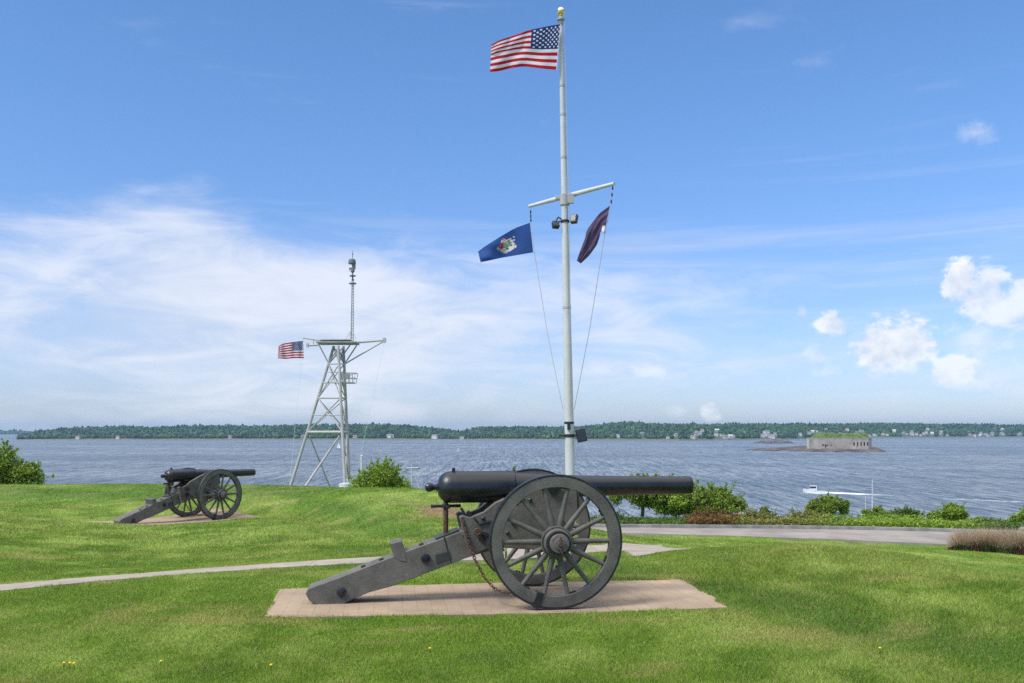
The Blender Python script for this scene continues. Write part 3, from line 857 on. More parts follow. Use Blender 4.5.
def house(px, s, w, h, wm, rm, surf, label, n):
    x, y, z = (float(v) for v in surf(np.array([px]), np.array([s])))
    t = empty('house', (x, y, z), (n * 0.7) % 0.9 - 0.45)
    d = w * 0.7
    mb = MB(); mb.box((0, 0, h / 2 - 2), (w, d, h + 4)); mb.build('wall', M[wm], t, smooth=None)
    mb = MB(); mb.prism([(-w / 2 - .5, h), (w / 2 + .5, h), (w / 2 - 1, h + .35 * d), (-w / 2 + 1, h + .35 * d)], -0.05, 0.05)
    # gable roof, ridge along x
    mb = MB()
    mb.add([(-w / 2 - .5, -d / 2 - .5, h), (w / 2 + .5, -d / 2 - .5, h), (w / 2 + .5, d / 2 + .5, h), (-w / 2 - .5, d / 2 + .5, h), (-w / 2 - .5, 0, h + .4 * d), (w / 2 + .5, 0, h + .4 * d)],
           [(0, 1, 5, 4), (2, 3, 4, 5), (0, 4, 3), (1, 2, 5), (3, 2, 1, 0)])
    mb.build('roof', M[rm], t, smooth=None)
    tag(t, label, 'house', 'houses along the far shore')
for k, a in enumerate(right_houses):
    house(*a, sr, {'house_white': 'tiny white house on the wooded right-hand far shore', 'house_grey': 'tiny grey house on the wooded right-hand far shore', 'house_tan': 'tiny tan house on the wooded right-hand far shore'}[a[4]], k)
for k, a in enumerate(left_houses):
    if a[0] > 455: lab = 'tiny %s house on the low shore in the gap between the two islands' % a[4][6:]
    else: lab = {'house_white': 'tiny white house at the waterline of the long left-hand island', 'house_grey': 'tiny grey house at the waterline of the long left-hand island', 'house_tan': 'tiny tan house at the waterline of the long left-hand island'}[a[4]]
    house(*a, sl, lab, k * 3)

# ------------------------------------------------------------------ sea fort on its ledge
def sea(px, py):
    D = 31.0 * F / (py - HY); return Vector(((px - CX) / F * D, D, WZ))
def rock(name, outline, h, label):
    """low ledge: outline of sea points, uneven top"""
    n = 120; per = loft(outline + [outline[0]], outline + [outline[0]], n, 1)
    c = sum((p for p in outline), Vector()) / len(outline)
    vs = []; fs = []
    levels = ((1.0, -1.0), (0.97, 0.25), (0.86, 0.7), (0.6, 1.0), (0.25, 1.0))
    for s, hh in levels:
        for k in range(n):
            p = per[k][0]; j = 0.8 + 0.4 * vnoise(np.array(p.x * .07 + s * 3), np.array(p.y * .05))
            v = c.lerp(p, s); vs.append((v.x, v.y, WZ + hh * h * float(j)))
    for l in range(len(levels) - 1):
        for k in range(n):
            k2 = (k + 1) % n; fs.append((l * n + k, l * n + k2, (l + 1) * n + k2, (l + 1) * n + k))
    fs.append(tuple((len(levels) - 1) * n + k for k in range(n)))
    mb = MB(); mb.add(vs, fs); o = mb.build(name, M['ledge'], smooth=0.9)
    tag(o, kind='structure')
    return o
rock('fort_ledge', [sea(742, 450.2), sea(765, 451.2), sea(800, 451.6), sea(845, 452.4), sea(890, 452.6), sea(886, 450.5), sea(876, 447), sea(800, 446), sea(775, 448.2), sea(755, 449.2)], 2.6, '')
rock('outer_ledge', [sea(752, 443.4), sea(770, 443.6), sea(794, 443.2), sea(790, 441.8), sea(768, 441.8)], 5, '')
def fort():
    Yf = 1500.0; k = Yf / F
    base = at(840, 449, Yf); base.z = WZ + 1.5
    t = empty('fort', base)
    x0, x1 = (808 - 840) * k, (872.3 - 840) * k
    Hh = 10.8 * k
    plan = [(x0, 6), (x0 + 1.5, 0), (x1 - 6, 0), (x1, 5), (x1 + 22, 60), (x0 + 80, 95), (x0 + 30, 60)]
    def ext(plan, z0, z1, name, m, parent, inset=0):
        mb = MB(); n = len(plan)
        c = (sum(p[0] for p in plan) / n, sum(p[1] for p in plan) / n)
        pl = [(c[0] + (p[0] - c[0]) * (1 - inset), c[1] + (p[1] - c[1]) * (1 - inset)) for p in plan]
        mb.add([(x, y, z0) for x, y in pl] + [(x, y, z1) for x, y in pl], [tuple(range(n))[::-1], tuple(range(n, 2 * n))] + [(i, (i + 1) % n, n + (i + 1) % n, n + i) for i in range(n)])
        return mb.build(name, m, parent, smooth=None)
    ext(plan, -4, Hh, 'wall', M['fort'], t)
    ext(plan, Hh, Hh + 0.9, 'cornice', M['fort'], t, -0.006)
    # earth and grass on the roof
    nx_, ny_ = 60, 24; vs = []; fs = []
    for i in range(nx_ + 1):
        for j in range(ny_ + 1):
            u = i / nx_; v = j / ny_
            e = min(u, 1 - u, v, 1 - v) * 10
            z = Hh + 0.9 + min(1, e) * (4.2 + 6.5 * float(fbm(np.array(u * 14), np.array(v * 5), 4)) * min(1, e))
            vs.append((x0 + 2 + u * (x1 - x0 - 4) + v * 23, 1.5 + v * 56, z))
    for i in range(nx_):
        for j in range(ny_): fs.append((i * (ny_ + 1) + j, (i + 1) * (ny_ + 1) + j, (i + 1) * (ny_ + 1) + j + 1, i * (ny_ + 1) + j + 1))
    mb = MB(); mb.add(vs, fs); mb.build('grass_roof', M['fortgrass'], t, smooth=None)
    def opening(px, w, h, z, arched):
        mb = MB(); xc = (px - 840) * k
        mb.box((xc, 0.2, z), (w, 1.2, h))
        if arched: mb.lathe([(-0.4, w / 2), (0.8, w / 2)], 'Y', 12, (xc, 0, z + h / 2))
        mb.build('window', M['fort_dark'], t, smooth=None)
    for px in (854.0, 857.5, 861.0, 864.3, 867.6): opening(px, 2.0, 4.8, Hh * .50, True)
    for px, z, w, h in ((823, .42, 2.6, 2.4), (825.5, .36, 2.2, 3.4), (827.5, .42, 1.8, 2.0), (831, .40, 1.2, 1.6)): opening(px, w, h, Hh * z, False)
    tag(t, 'grey granite sea fort with grass growing on its flat top, on a low ledge', 'fort')
M['fortgrass'] = mat('fort_roof_grass', (0.10, 0.15, 0.03), 0.95, 0.4, 0.12, spots=((0.05, 0.08, 0.02), 0.5, 0.6, 0.2))
fort()

# ------------------------------------------------------------------ boats
def hull_mb(L, B, Hf, Hs, n=14, mi=0):
    """sea boat hull, bow towards -x, waterline at z = 0"""
    mb = MB(); vs = []; fs = []
    for i in range(n + 1):
        t = i / n; x = -L / 2 + L * t
        b = B / 2 * min(1.0, (1 - (1 - min(1, t / 0.55)) ** 2.2)) * (1 - 0.1 * max(0, t - .7) / .3)
        zt = Hs + (Hf - Hs) * (1 - t) ** 1.7
        for (f, z) in ((0.15, -0.4), (0.72, 0.0), (0.95, zt * .6), (1.0, zt)):
            vs.append((x, -b * f - 0.01, z)); 
        for (f, z) in ((1.0, zt), (0.95, zt * .6), (0.72, 0.0), (0.15, -0.4)):
            vs.append((x, b * f + 0.01, z))
    for i in range(n):
        for j in range(8):
            j2 = (j + 1) % 8; fs.append((i * 8 + j, (i + 1) * 8 + j, (i + 1) * 8 + j2, i * 8 + j2))
    fs.append(tuple(range(8))); fs.append(tuple(n * 8 + j for j in range(7, -1, -1)))
    mb.add(vs, fs, mi); return mb
def motor_boat(px, py, label):
    p = sea(px, py); k = p.y / F
    t = empty('motor_boat', p, R(-4))
    L = 21.5 * k
    hull_mb(L, 3.6, 2.1, 0.8).build('hull', M['boat_white'], t, smooth=0.7)
    mb = MB(); mb.prism([(-2.4, 1.2), (-1.7, 3.5), (1.0, 3.5), (1.2, 1.2)], -1.2, 1.2)
    cab = mb.build('cabin', M['boat_white'], t, smooth=None)
    mb = MB(); mb.prism([(-2.25, 2.2), (-1.9, 3.1), (0.7, 3.1), (0.7, 2.2)], -1.23, 1.23); mb.build('window', M['boat_dark'], cab, smooth=None)
    mb = MB(); mb.box((-0.35, 0, 3.56), (3.2, 2.7, 0.12)); mb.build('roof', M['boat_white'], cab, smooth=None)
    mb = MB(); mb.tube([(0.3, 0, 3.6), (0.3, 0, 8.2)], [0.07, 0.03], 6); mb.bar((0.3, -.5, 5.2), (0.3, .5, 5.2), .06, .06); mb.build('mast', M['grey_galv'], t)
    tag(t, label, 'boat')
motor_boat(814, 492.6, 'white motor boat with a cabin speeding left across the bay')
def red_boat():
    p = sea(744, 517.8); k = p.y / F
    t = empty('rowing_boat', p, R(12))
    hull_mb(17 * k, 2.2, 1.9, 1.3).build('hull', M['boat_red'], t, smooth=0.7)
    mb = MB(); mb.prism([(-2.6, 1.4), (-2.2, 1.95), (2.6, 1.75), (2.8, 1.3)], -0.8, .8); mb.build('cover', M['boat_white'], t, smooth=None)
    tag(t, 'small red boat with a white cover, showing just over the hedge', 'boat')
red_boat()
def sailboat(px, py, mast_px, label, group=None, sails=False, dark=False, rz=0.0):
    p = sea(px, py); k = p.y / F
    t = empty('sailboat', p, rz)
    Hm = mast_px * k; L = Hm * 0.8
    hull_mb(L, L * .28, L * .13, L * .10).build('hull', M['boat_dark' if dark else 'boat_white'], t, smooth=0.7)
    mb = MB(); mb.prism([(-L * .12, L * .1), (-L * .08, L * .16), (L * .18, L * .16), (L * .2, L * .1)], -L * .07, L * .07); mb.build('cabin', M['boat_white'], t, smooth=None)
    mb = MB(); mb.tube([(-L * .1, 0, 0), (-L * .1, 0, Hm)], [0.017 * Hm, 0.012 * Hm], 8); mb.build('mast', M['white_paint'], t)
    mb = MB(); mb.tube([(-L * .1, 0, L * .24), (L * .32, 0, L * .24)], 0.006 * Hm, 6); mb.build('boom', M['white_paint'], t)
    if sails:
        for nm, tri in (('mainsail', [(-L * .09, 0, L * .26), (L * .30, .12 * L, L * .26), (-L * .09, 0, Hm * .97)]), ('jib', [(-L * .48, 0, L * .16), (-L * .13, .1 * L, L * .2), (-L * .11, 0, Hm * .85)])):
            a, b, c = (Vector(v) for v in tri); vs = []; fs = []; n = 8
            for i in range(n + 1):
                for j in range(n + 1 - i):
                    u, v = i / n, j / n
                    q = a * (1 - u - v) + b * u + c * v; q.y += 0.35 * L * u * v * (1 - u - v) * 3
                    vs.append(q)
            idx = {}; kk = 0
            for i in range(n + 1):
                for j in range(n + 1 - i): idx[i, j] = kk; kk += 1
            for i in range(n):
                for j in range(n - i):
                    fs.append((idx[i, j], idx[i + 1, j], idx[i, j + 1]))
                    if j < n - i - 1: fs.append((idx[i + 1, j], idx[i + 1, j + 1], idx[i, j + 1]))
            mb = MB(); mb.add(vs, fs); mb.build(nm, M['sail'], t, recalc=False)
    tag(t, label, 'sailboat', group)
sailboat(875.5, 518.5, 39, 'moored sailboat with the taller bare white mast, behind the shrubs', 'moored sailboats')
sailboat(867, 520, 24, 'moored sailboat with the shorter bare white mast, behind the shrubs', 'moored sailboats', rz=0.4)
sailboat(458.5, 452.2, 6.6, 'tiny sailboat under white sails right of the lattice tower, far out', 'sailboats far out', True, rz=0.3)
sailboat(338.5, 449.3, 6.8, 'tiny dark-hulled sailboat under white sails seen through the lattice tower', 'sailboats far out', True, True, rz=2.8)

def wake(name, line, label, z):
    vs = []; tn = []; fs = []
    for px, py, w, a in line:
        p = sea(px, py)
        for s, f in ((-1, 0.0), (-.5, 1.0), (.5, 1.0), (1, 0.0)):
            vs.append((p.x, p.y + s * w * 1.7, WZ + z)); tn.append((a * f,) * 3)
    for i in range(len(line) - 1):
        for j in range(3): fs += [i * 4 + j, (i + 1) * 4 + j, (i + 1) * 4 + j + 1, i * 4 + j + 1]
    o = fast_mesh(name, np.array(vs), np.array(fs), 4, M['foam'], tint=np.array(tn))
    tag(o, label, 'wake', kind='stuff')
wake('boat_wake', [(804, 492.5, 1.5, .7), (815, 493.2, 3.5, 1.0), (826, 492.6, 5.5, 1.0), (840, 493.3, 6, .95), (855, 493.9, 6, .8), (872, 494.6, 5.5, .55), (900, 496.0, 4, .35)], 'white foam trail behind the motor boat', 0.08)
wake('outer_wake', [(930, 498.2, 3.0, .2), (945, 499.0, 3, .45), (975, 500.0, 3, .5), (1000, 501.2, 3, .55), (1024, 502.3, 3, .5), (1060, 504, 3, .4)], 'thin pale foam line on the water at the right edge', 0.06)

# ------------------------------------------------------------------ the guns
CT, ST = math.cos(TH), math.sin(TH)
def gl(px, py, ly):
    """pixel on the near gun's plane local y = ly -> local (x, z)"""
    dx = (px - CX) / F
    # local y = -ST*(X-mx) + CT*(Y-my)
    Y = (ly - ST * MID.x + CT * MID.y) / (CT - ST * dx)
    X = dx * Y
    lx = CT * (X - MID.x) + ST * (Y - MID.y)
    return (lx, CZ + (HY - py) / F * Y - G0)
G0 = gz(0.36, 10.76)
AXZ, TRACK, WR = 0.72, 0.765, 0.716

def make_wheel(parent):
    w = None
    mb = MB()
    mb.lathe([(-0.045, 0.578), (-0.045, 0.70), (0.045, 0.70), (0.045, 0.578)], 'Y', 84, closed=True)
    w = mb.build('wheel', M['olive'], parent, smooth=0.5, bevel=0.006)
    mb = MB()
    mb.lathe([(-0.05, 0.699), (-0.05, 0.713), (-0.044, WR), (0.044, WR), (0.05, 0.713), (0.05, 0.699)], 'Y', 84, closed=True)
    mb.build('tyre', M['tyre'], w, smooth=0.5)
    for k in range(7):
        mb = MB(); a = 2 * PI * (k + 0.5) / 7 + 0.1
        for da in (-.03, .03):
            rr = 0.572
            mb.lathe([(-0.017, 0.012), (0.017, 0.012)], 'Y', 8, (rr * math.cos(a + da), 0, rr * math.sin(a + da)))
        mb.box((0.574 * math.cos(a), 0, 0.574 * math.sin(a)), (0.014, 0.05, 0.07), Matrix.Rotation(-a, 3, 'Y')); mb.build('felloe_plate', M['tyre'], w)
    # hub: nave with bands, worn end and linch pin; outside is -y
    mb = MB()
    mb.lathe([(0.16, 0.10), (0.155, 0.135), (0.06, 0.165), (0.055, 0.172), (-0.055, 0.172), (-0.06, 0.160), (-0.10, 0.150), (-0.105, 0.142), (-0.15, 0.128), (-0.152, 0.12)], 'Y', 40)
    hub = mb.build('hub', M['olive'], w, smooth=0.5)
    mb = MB()
    mb.lathe([(-0.14, 0.131), (-0.19, 0.125), (-0.19, 0.105), (-0.14, 0.105)], 'Y', 40, closed=True)
    mb.lathe([(-0.068, 0.160), (-0.098, 0.154), (-0.098, 0.14), (-0.068, 0.14)], 'Y', 40, closed=True)
    mb.build('hub_band', M['tyre'], hub, smooth=0.5)
    mb = MB()
    mb.lathe([(-0.15, 0.104), (-0.215, 0.102), (-0.225, 0.095), (-0.23, 0.06), (-0.25, 0.055), (-0.252, 0.0)], 'Y', 32)
    mb.build('hub_end', M['hubcap'], hub, smooth=0.5)
    mb = MB()
    mb.tube([(0.0, -0.262, 0.075), (0.01, -0.262, -0.06)], 0.012, 8)
    mb.lathe([(-0.285, 0.022), (-0.25, 0.03)], 'Y', 12)
    mb.tube([(0.0, -0.255, -0.05), (0.02, -0.265, -0.10), (0.03, -0.255, -0.15)], 0.008, 6)
    mb.build('linch_pin', M['rust'], hub)
    mb = MB()
    mb.tube([(0, -0.012, 0.15), (0, -0.012, 0.22), (0, -0.004, 0.4), (0, 0, 0.585)], [0.034, 0.034, 0.026, 0.024], 12)
    sp = mb.build('spoke', M['olive'], w)
    for k in range(14):
        c = sp if k == 0 else sp.copy()
        if k:
            col.objects.link(c); c.parent = w
        c.rotation_euler = (0, 2 * PI * k / 14 + R(90) - 2 * PI / 28 * 0, 0)
    return w

def make_cannon():
    t = empty('cannon')
    # barrel
    prof = [(-1.353, 0.0), (-1.35, 0.022), (-1.338, 0.042), (-1.315, 0.053), (-1.29, 0.052), (-1.268, 0.040), (-1.252, 0.033), (-1.225, 0.034), (-1.21, 0.048), (-1.206, 0.075),
            (-1.195, 0.105), (-1.17, 0.138), (-1.135, 0.162), (-1.10, 0.175), (-1.06, 0.180), (-0.36, 0.1785), (-0.345, 0.174), (-0.335, 0.162), (-0.1, 0.149), (0.17, 0.131), (0.5, 0.121),
            (0.914, 0.112), (1.40, 0.106), (1.68, 0.104), (1.735, 0.103), (1.750, 0.098), (1.753, 0.062), (1.67, 0.056), (1.4, 0.054)]
    mb = MB(); mb.lathe(prof, 'X', 56, (0, 0, 1.262))
    mb.lathe([(-0.34, 0.062), (-0.335, 0.068), (0.335, 0.068), (0.34, 0.062)], 'Y', 24, (0.06, 0, 1.262))   # trunnions
    b = mb.build('barrel', M['iron_black'], t, smooth=0.55)
    mb = MB(); mb.box((-1.03, 0, 1.45), (0.035, 0.05, 0.045)); mb.box((-1.03, 0, 1.475), (0.03, 0.09, 0.012))
    mb.build('rear_sight', M['iron_black'], b, bevel=0.003)
    # trail stock
    yn = -0.165
    tr = [gl(*q, yn) for q in ((474, 526.5), (459.5, 532), (433.5, 541.5), (404.5, 552), (332.5, 580), (308.4, 588.6), (305.4, 593.6), (309, 600.5), (315, 604.6), (324, 606.2), (342, 605), (352, 599.8), (369, 592.5), (393, 586), (472, 556))]
    tr.append(gl(500, 548, yn)); tr.append(gl(500, 520, yn))
    mb = MB(); mb.prism(tr, -0.165, 0.165); trail = mb.build('trail', M['olive'], t, smooth=0.4, bevel=0.008)
    hb = [gl(*q, yn) for q in ((389.8, 543.8), (401.8, 541), (404.8, 551), (407, 562), (400, 561), (394, 557))]
    mb = MB(); mb.prism(hb, -0.172, 0.172); mb.build('handspike_block', M['olive'], trail, smooth=None, bevel=0.006)
    # pale worn top planks and dark iron straps
    (xa, za), (xb, zb) = gl(433.5, 541.5, yn), gl(332.5, 580, yn)
    for f in (0.12, 0.33, 0.52, 0.70):
        mb = MB(); mb.box((xa + (xb - xa) * f, -0.1, za + (zb - za) * f + 0.012), (0.05, 0.04, 0.03), Matrix.Rotation(-math.atan2(za - zb, xa - xb), 3, 'Y')); mb.build('rivet', M['olive_dark'], trail, bevel=0.003)
    mb = MB(); (x1, z1), (x2, z2) = gl(459.5, 531.5, yn), gl(436, 540.3, yn)
    mb.bar((x1, 0, z1 + .008), (x2, 0, z2 + .008), 0.26, 0.025)
    mb.build('trail_strap', M['olive_dark'], trail, bevel=0.003)
    for q, r in (((425.6, 558.3), 0.052), ((341.5, 592), 0.052)):
        x, z = gl(*q, yn)
        for s in (-1, 1):
            mb = MB(); mb.lathe([(0.0, r), (s * 0.02, r), (s * 0.026, r * .8)], 'Y', 18, (x, s * 0.165, z))
            mb.box((x, s * 0.195, z), (0.035, 0.03, 0.035)); mb.build('bolt', M['iron_black'], trail, bevel=0.002)
    pl = [gl(*q, yn) for q in ((435, 555), (449.5, 551.5), (451.5, 558.5), (437, 564))]
    mb = MB(); mb.prism(pl, -0.171, 0.171); mb.build('side_plate', M['olive_dark'], trail, smooth=None)
    jl = [gl(*q, yn) for q in ((443.6, 537.2), (444.8, 536.8), (451.5, 561.8), (450.3, 562.3))]
    mb = MB(); mb.prism(jl, -0.1685, 0.1685); mb.build('joint_strap', M['tyre'], trail, smooth=None)
    # cheeks
    yc = -0.285
    ck = [gl(*q, yc) for q in ((459.5, 517), (463, 515.2), (470, 517.5), (484, 512), (495.5, 502.5), (507, 497.5), (522, 490.5), (538, 484.5), (572, 483.5), (577, 492), (578, 512), (570, 540), (552, 551), (520, 549), (492, 546.5), (469.5, 557.3))]
    for s in (-1, 1):
        mb = MB(); mb.prism(ck, s * 0.19, s * 0.285)
        c = mb.build('cheek', M['olive'], t, smooth=0.4, bevel=0.009)
        mb = MB()
        # iron strap over the trunnion and down the front edge
        top = [gl(*q, yc) for q in ((536, 484.2), (545, 482.2), (560, 480.6), (572, 482), (578, 490), (579.5, 512))]
        for (xa_, za_), (xb_, zb_) in zip(top, top[1:]):
            mb.bar((xa_, s * 0.2375, za_), (xb_, s * 0.2375, zb_), 0.075, 0.022)
        mb.build('trunnion_strap', M['olive_dark'], c, bevel=0.003)
        for q in ((483, 518.5), (513, 523.5), (507.5, 533), (530, 500), (548, 512), (562, 521), (543, 535), (497, 540)):
            x, z = gl(*q, yc); mb = MB()
            mb.lathe([(s * 0.285, 0.022), (s * 0.305, 0.022), (s * 0.312, 0.015)], 'Y', 10, (x, 0, z)); mb.build('bolt', M['iron_black'], c)
    # transom plate between the cheeks at the back, angled iron above
    xx, zz = gl(462.5, 530, yc)
    mb = MB(); mb.box((xx + 0.05, 0, zz + 0.02), (0.05, 0.376, 0.20), Matrix.Rotation(R(14), 3, 'Y')); mb.build('transom', M['olive'], t, bevel=0.005)
    mb = MB(); p0, p1 = gl(461, 508, -0.25), gl(466, 516.5, -0.25)
    mb.bar((p0[0], -0.235, p0[1]), (p1[0], -0.235, p1[1]), 0.03, 0.03); mb.build('hook', M['iron_black'], t, bevel=0.003); mb = MB()
    p0, p1 = gl(467.5, 511, -0.25), gl(471, 517, -0.25)
    mb.bar((p0[0], -0.235, p0[1]), (p1[0], -0.235, p1[1]), 0.05, 0.04)
    mb.build('hook', M['iron_black'], t, bevel=0.003)
    # axle
    mb = MB(); mb.box((0, 0, AXZ), (0.17, 1.24, 0.15)); mb.tube([(0, -0.96, AXZ), (0, 0.96, AXZ)], 0.05, 14)
    mb.build('axle', M['olive_dark'], t, bevel=0.01)
    # elevating screw under the breech
    (sx, sz0), (_, sz1) = gl(445.8, 539, 0), gl(445.8, 501, 0)
    mb = MB(); mb.tube([(sx, 0, sz0 - 0.05), (sx, 0, sz1)], 0.028, 14)
    es = mb.build('elevating_screw', M['rust'], t)
    mb = MB()
    hz = gl(445.8, 506, 0)[1]
    mb.lathe([(-0.02, 0.05), (-0.012, 0.06), (0.012, 0.06), (0.02, 0.05)], 'Z', 18, (sx, 0, hz))
    for a in (0.1, 0.1 + PI / 2, 0.1 + PI, 0.1 + 1.5 * PI):
        mb.tube([(sx, 0, hz), (sx + 0.17 * math.cos(a), 0.17 * math.sin(a), hz)], [0.014, 0.02], 8)
    mb.build('handle', M['iron_black'], es)
    # bracket with ring on the cheek
    mb = MB()
    x, z = gl(477.5, 531.5, yc)
    n = 18
    mb.tube([(x + 0.032 * math.cos(2 * PI * k / n), -0.31, z + 0.032 * math.sin(2 * PI * k / n)) for k in range(n + 1)], 0.011, 6, cap=False)
    mb.build('ring', M['rust'], t)
    for (qa, qb, rr) in (((479, 524), (491, 521), .013), ((482, 533), (490, 536), .022), ((480, 537), (484, 541), .03), ((478, 523), (474, 518), .009)):
        (xa_, za_), (xb_, zb_) = gl(*qa, yc), gl(*qb, yc)
        mb = MB(); mb.tube([(xa_, -0.305, za_), (xb_, -0.30, zb_)], rr, 8); mb.build('bracket', M['iron_black'], t)
    # chain from the cheek to the wheel
    cpts = [(462, 518.5, -0.30), (466, 533, -.31), (470, 546.7, -.33), (475.5, 560.7, -.36), (485, 578.5, -.43), (494.5, 588.5, -.52), (503, 592.6, -.60), (512, 593, -.68)]
    poly = []
    for px, py, ly in cpts:
        x, z = gl(px, py, ly); poly.append(Vector((x, ly, z)))
    L = [0]
    for a, b_ in zip(poly, poly[1:]): L.append(L[-1] + (b_ - a).length)
    def cp(s):
        for i in range(len(poly) - 1):
            if s <= L[i + 1]: return poly[i].lerp(poly[i + 1], (s - L[i]) / (L[i + 1] - L[i]))
        return poly[-1]
    mb = MB(); pitch = 0.036; nl = int(L[-1] / pitch)
    for k in range(nl):
        c = cp(k * pitch + pitch / 2); d = (cp(min(L[-1], k * pitch + pitch)) - cp(k * pitch)).normalized()
        s1 = d.orthogonal().normalized(); s2 = d.cross(s1)
        ang = (PI / 2 if k % 2 else 0) + 0.5
        s = s1 * math.cos(ang) + s2 * math.sin(ang)
        ring = [c + d * (0.026 * math.cos(2 * PI * j / 12)) + s * (0.015 * math.sin(2 * PI * j / 12)) for j in range(13)]
        mb.tube(ring, 0.0058, 6, cap=False)
    mb.build('chain', M['rust'], t)
    mb = MB()
    (xa_, za_), (xb_, zb_) = gl(513, 593.5, -.70), gl(532, 603.5, -.74)
    mb.bar((xa_, -.70, za_), (xb_, -.815, zb_ + .01), 0.014, 0.035)
    a = math.atan2(-0.62, -0.2)
    mb.box((0.645 * math.cos(a), -TRACK, AXZ + 0.645 * math.sin(a)), (0.17, 0.116, 0.075), Matrix.Rotation(-a, 3, 'Y'))
    mb.build('wheel_shoe', M['tyre'], t, bevel=0.004)
    # wheels
    w = make_wheel(t); w.location = (0, -TRACK, AXZ)
    w2 = copy_tree(w, t); w2.location = (0, TRACK, AXZ); w2.rotation_euler = (0, 0, PI)
    return t

can = make_cannon()
can.location = (MID.x, MID.y, G0)
can.rotation_euler = (0, 0, TH)
tag(can, 'large black cannon on a grey two-wheeled carriage in the foreground, barrel pointing right', 'cannon', 'cannons on the lawn')
can2 = copy_tree(can)
z2 = gz(MID2.x, MID2.y) + 0.02
can2.location = (MID2.x, MID2.y, z2)
tipx = MID2 + ux * -2.6
can2.rotation_euler = (0, -math.atan2(gz(tipx.x, tipx.y) + .02 - z2, -2.6) + math.copysign(PI, -math.atan2(gz(tipx.x, tipx.y) + .02 - z2, -2.6)) * -1 * 0, TH2)
can2.rotation_euler = (0, 0, TH2)
tag(can2, 'smaller-looking black cannon on a grey carriage farther off at left, near the berm', 'cannon', 'cannons on the lawn')

# ------------------------------------------------------------------ flags
def us_pattern(u, v):
    """u from hoist, v from top -> material index 0 red 1 white 2 navy"""
    r = np.where((np.floor(np.clip(v, 0, .9999) * 13).astype(int) % 2) == 0, 0, 1)
    can_ = (u < 0.42) & (v < 7 / 13)
    r = np.where(can_, 2, r)
    cu = u / 0.42; cv = v / (7 / 13)
    star = np.zeros(u.shape, bool)
    for row in range(9):
        for k in range(6 if row % 2 == 0 else 5):
            sx = (k * 2 + 1 + (row % 2)) / 12; sy = (row + 1) / 10
            dx = (cu - sx) * 0.42 * 1.6; dy = (cv - sy) * 7 / 13
            rr = np.hypot(dx, dy); an = np.arctan2(dx, -dy)
            lim = 0.024 * (0.62 + 0.38 * np.abs(np.cos(2.5 * an)) ** 1.2)
            star |= rr < lim
    return np.where((can_ & star) | (u < 0.018), 1, r)
def state_pattern(u, v):
    r = np.zeros(u.shape, int)
    x = (u - 0.47) * 1.55; y = (v - 0.5) * .84
    d = np.hypot(x, y)
    n = vnoise(u * 46, v * 30)
    badge = (d < 0.25 + 0.05 * np.cos(5 * np.arctan2(y, x)))
    r = np.where(badge, np.where(n > 0.52, 1, np.where(n > 0.36, 3, 0)), r)
    shield = (np.abs(x) < 0.10) & (y > -0.13) & (y < 0.10 - np.abs(x) * .5)
    r = np.where(shield, np.where(y > 0.0, 2, np.where(n > 0.5, 3, 2)), r)
    r = np.where((d > .17) & (d < .25) & (y > .08) & (np.abs(x) < .2), 1, r)
    r = np.where((np.abs(x - 0.15) < .05) & (np.abs(y + 0.05) < .12) & (n > .4), 4, r)
    r = np.where((np.abs(x + 0.01) < .03) & (y < -.19) & (y > -.27), 4, r)
    return r
def interp2(tab, u):
    uu = [a for a, b, c in tab]
    return np.interp(u, uu, [b for a, b, c in tab]), np.interp(u, uu, [c for a, b, c in tab])
def flag(name, top, bot, Y, depth, pattern, mats, nu, nv, label, group, vmap=None, cat='flag'):
    """top and bot: (u, px, py) tables of the two long edges"""
    U, V = np.meshgrid(np.linspace(0, 1, nu + 1), np.linspace(0, 1, nv + 1), indexing='ij')
    def sm(tab, u):
        d = 0.06
        s = [interp2(tab, np.clip(u + o, 0, 1)) for o in (-d, -d / 2, 0, d / 2, d)]
        return sum(a for a, b in s) / 5, sum(b for a, b in s) / 5
    tx, ty = sm(top, U); bx, by = sm(bot, U)
    W = vmap(U, V) if vmap is not None else V
    px = tx + (bx - tx) * W; py = ty + (by - ty) * W
    YY = Y + depth(U, V)
    X = (px - CX) / F * YY; Z = CZ + (HY - py) / F * YY
    uc = (U[:-1, :-1] + U[1:, 1:]) / 2; vc = (V[:-1, :-1] + V[1:, 1:]) / 2
    mi = pattern(uc, vc).reshape(-1)
    a, b = U.shape
    i_, j_ = np.meshgrid(np.arange(a - 1), np.arange(b - 1), indexing='ij')
    qq = np.stack([i_ * b + j_, i_ * b + j_ + 1, (i_ + 1) * b + j_ + 1, (i_ + 1) * b + j_], -1).reshape(-1)
    co = np.stack([X, YY, Z], -1).reshape(-1, 3)
    org = co[0].copy()
    o = fast_mesh(name, co - org, qq, 4, mats, mat_idx=mi, smooth=True)
    o.location = org
    tag(o, label, cat, group)
    return o
US = [M['fred'], M['fwhite'], M['fnavy']]
def us_v(U, V):
    # lower half hangs flat, upper half is squeezed where the fly corner folds over
    hv = 0.54 + (0.47 - 0.54) * 0 - 0.16 * np.clip((U - 0.3) / 0.7, 0, 1)
    return np.where(V < 7 / 13, V / (7 / 13) * hv, hv + (V - 7 / 13) / (6 / 13) * (1 - hv))
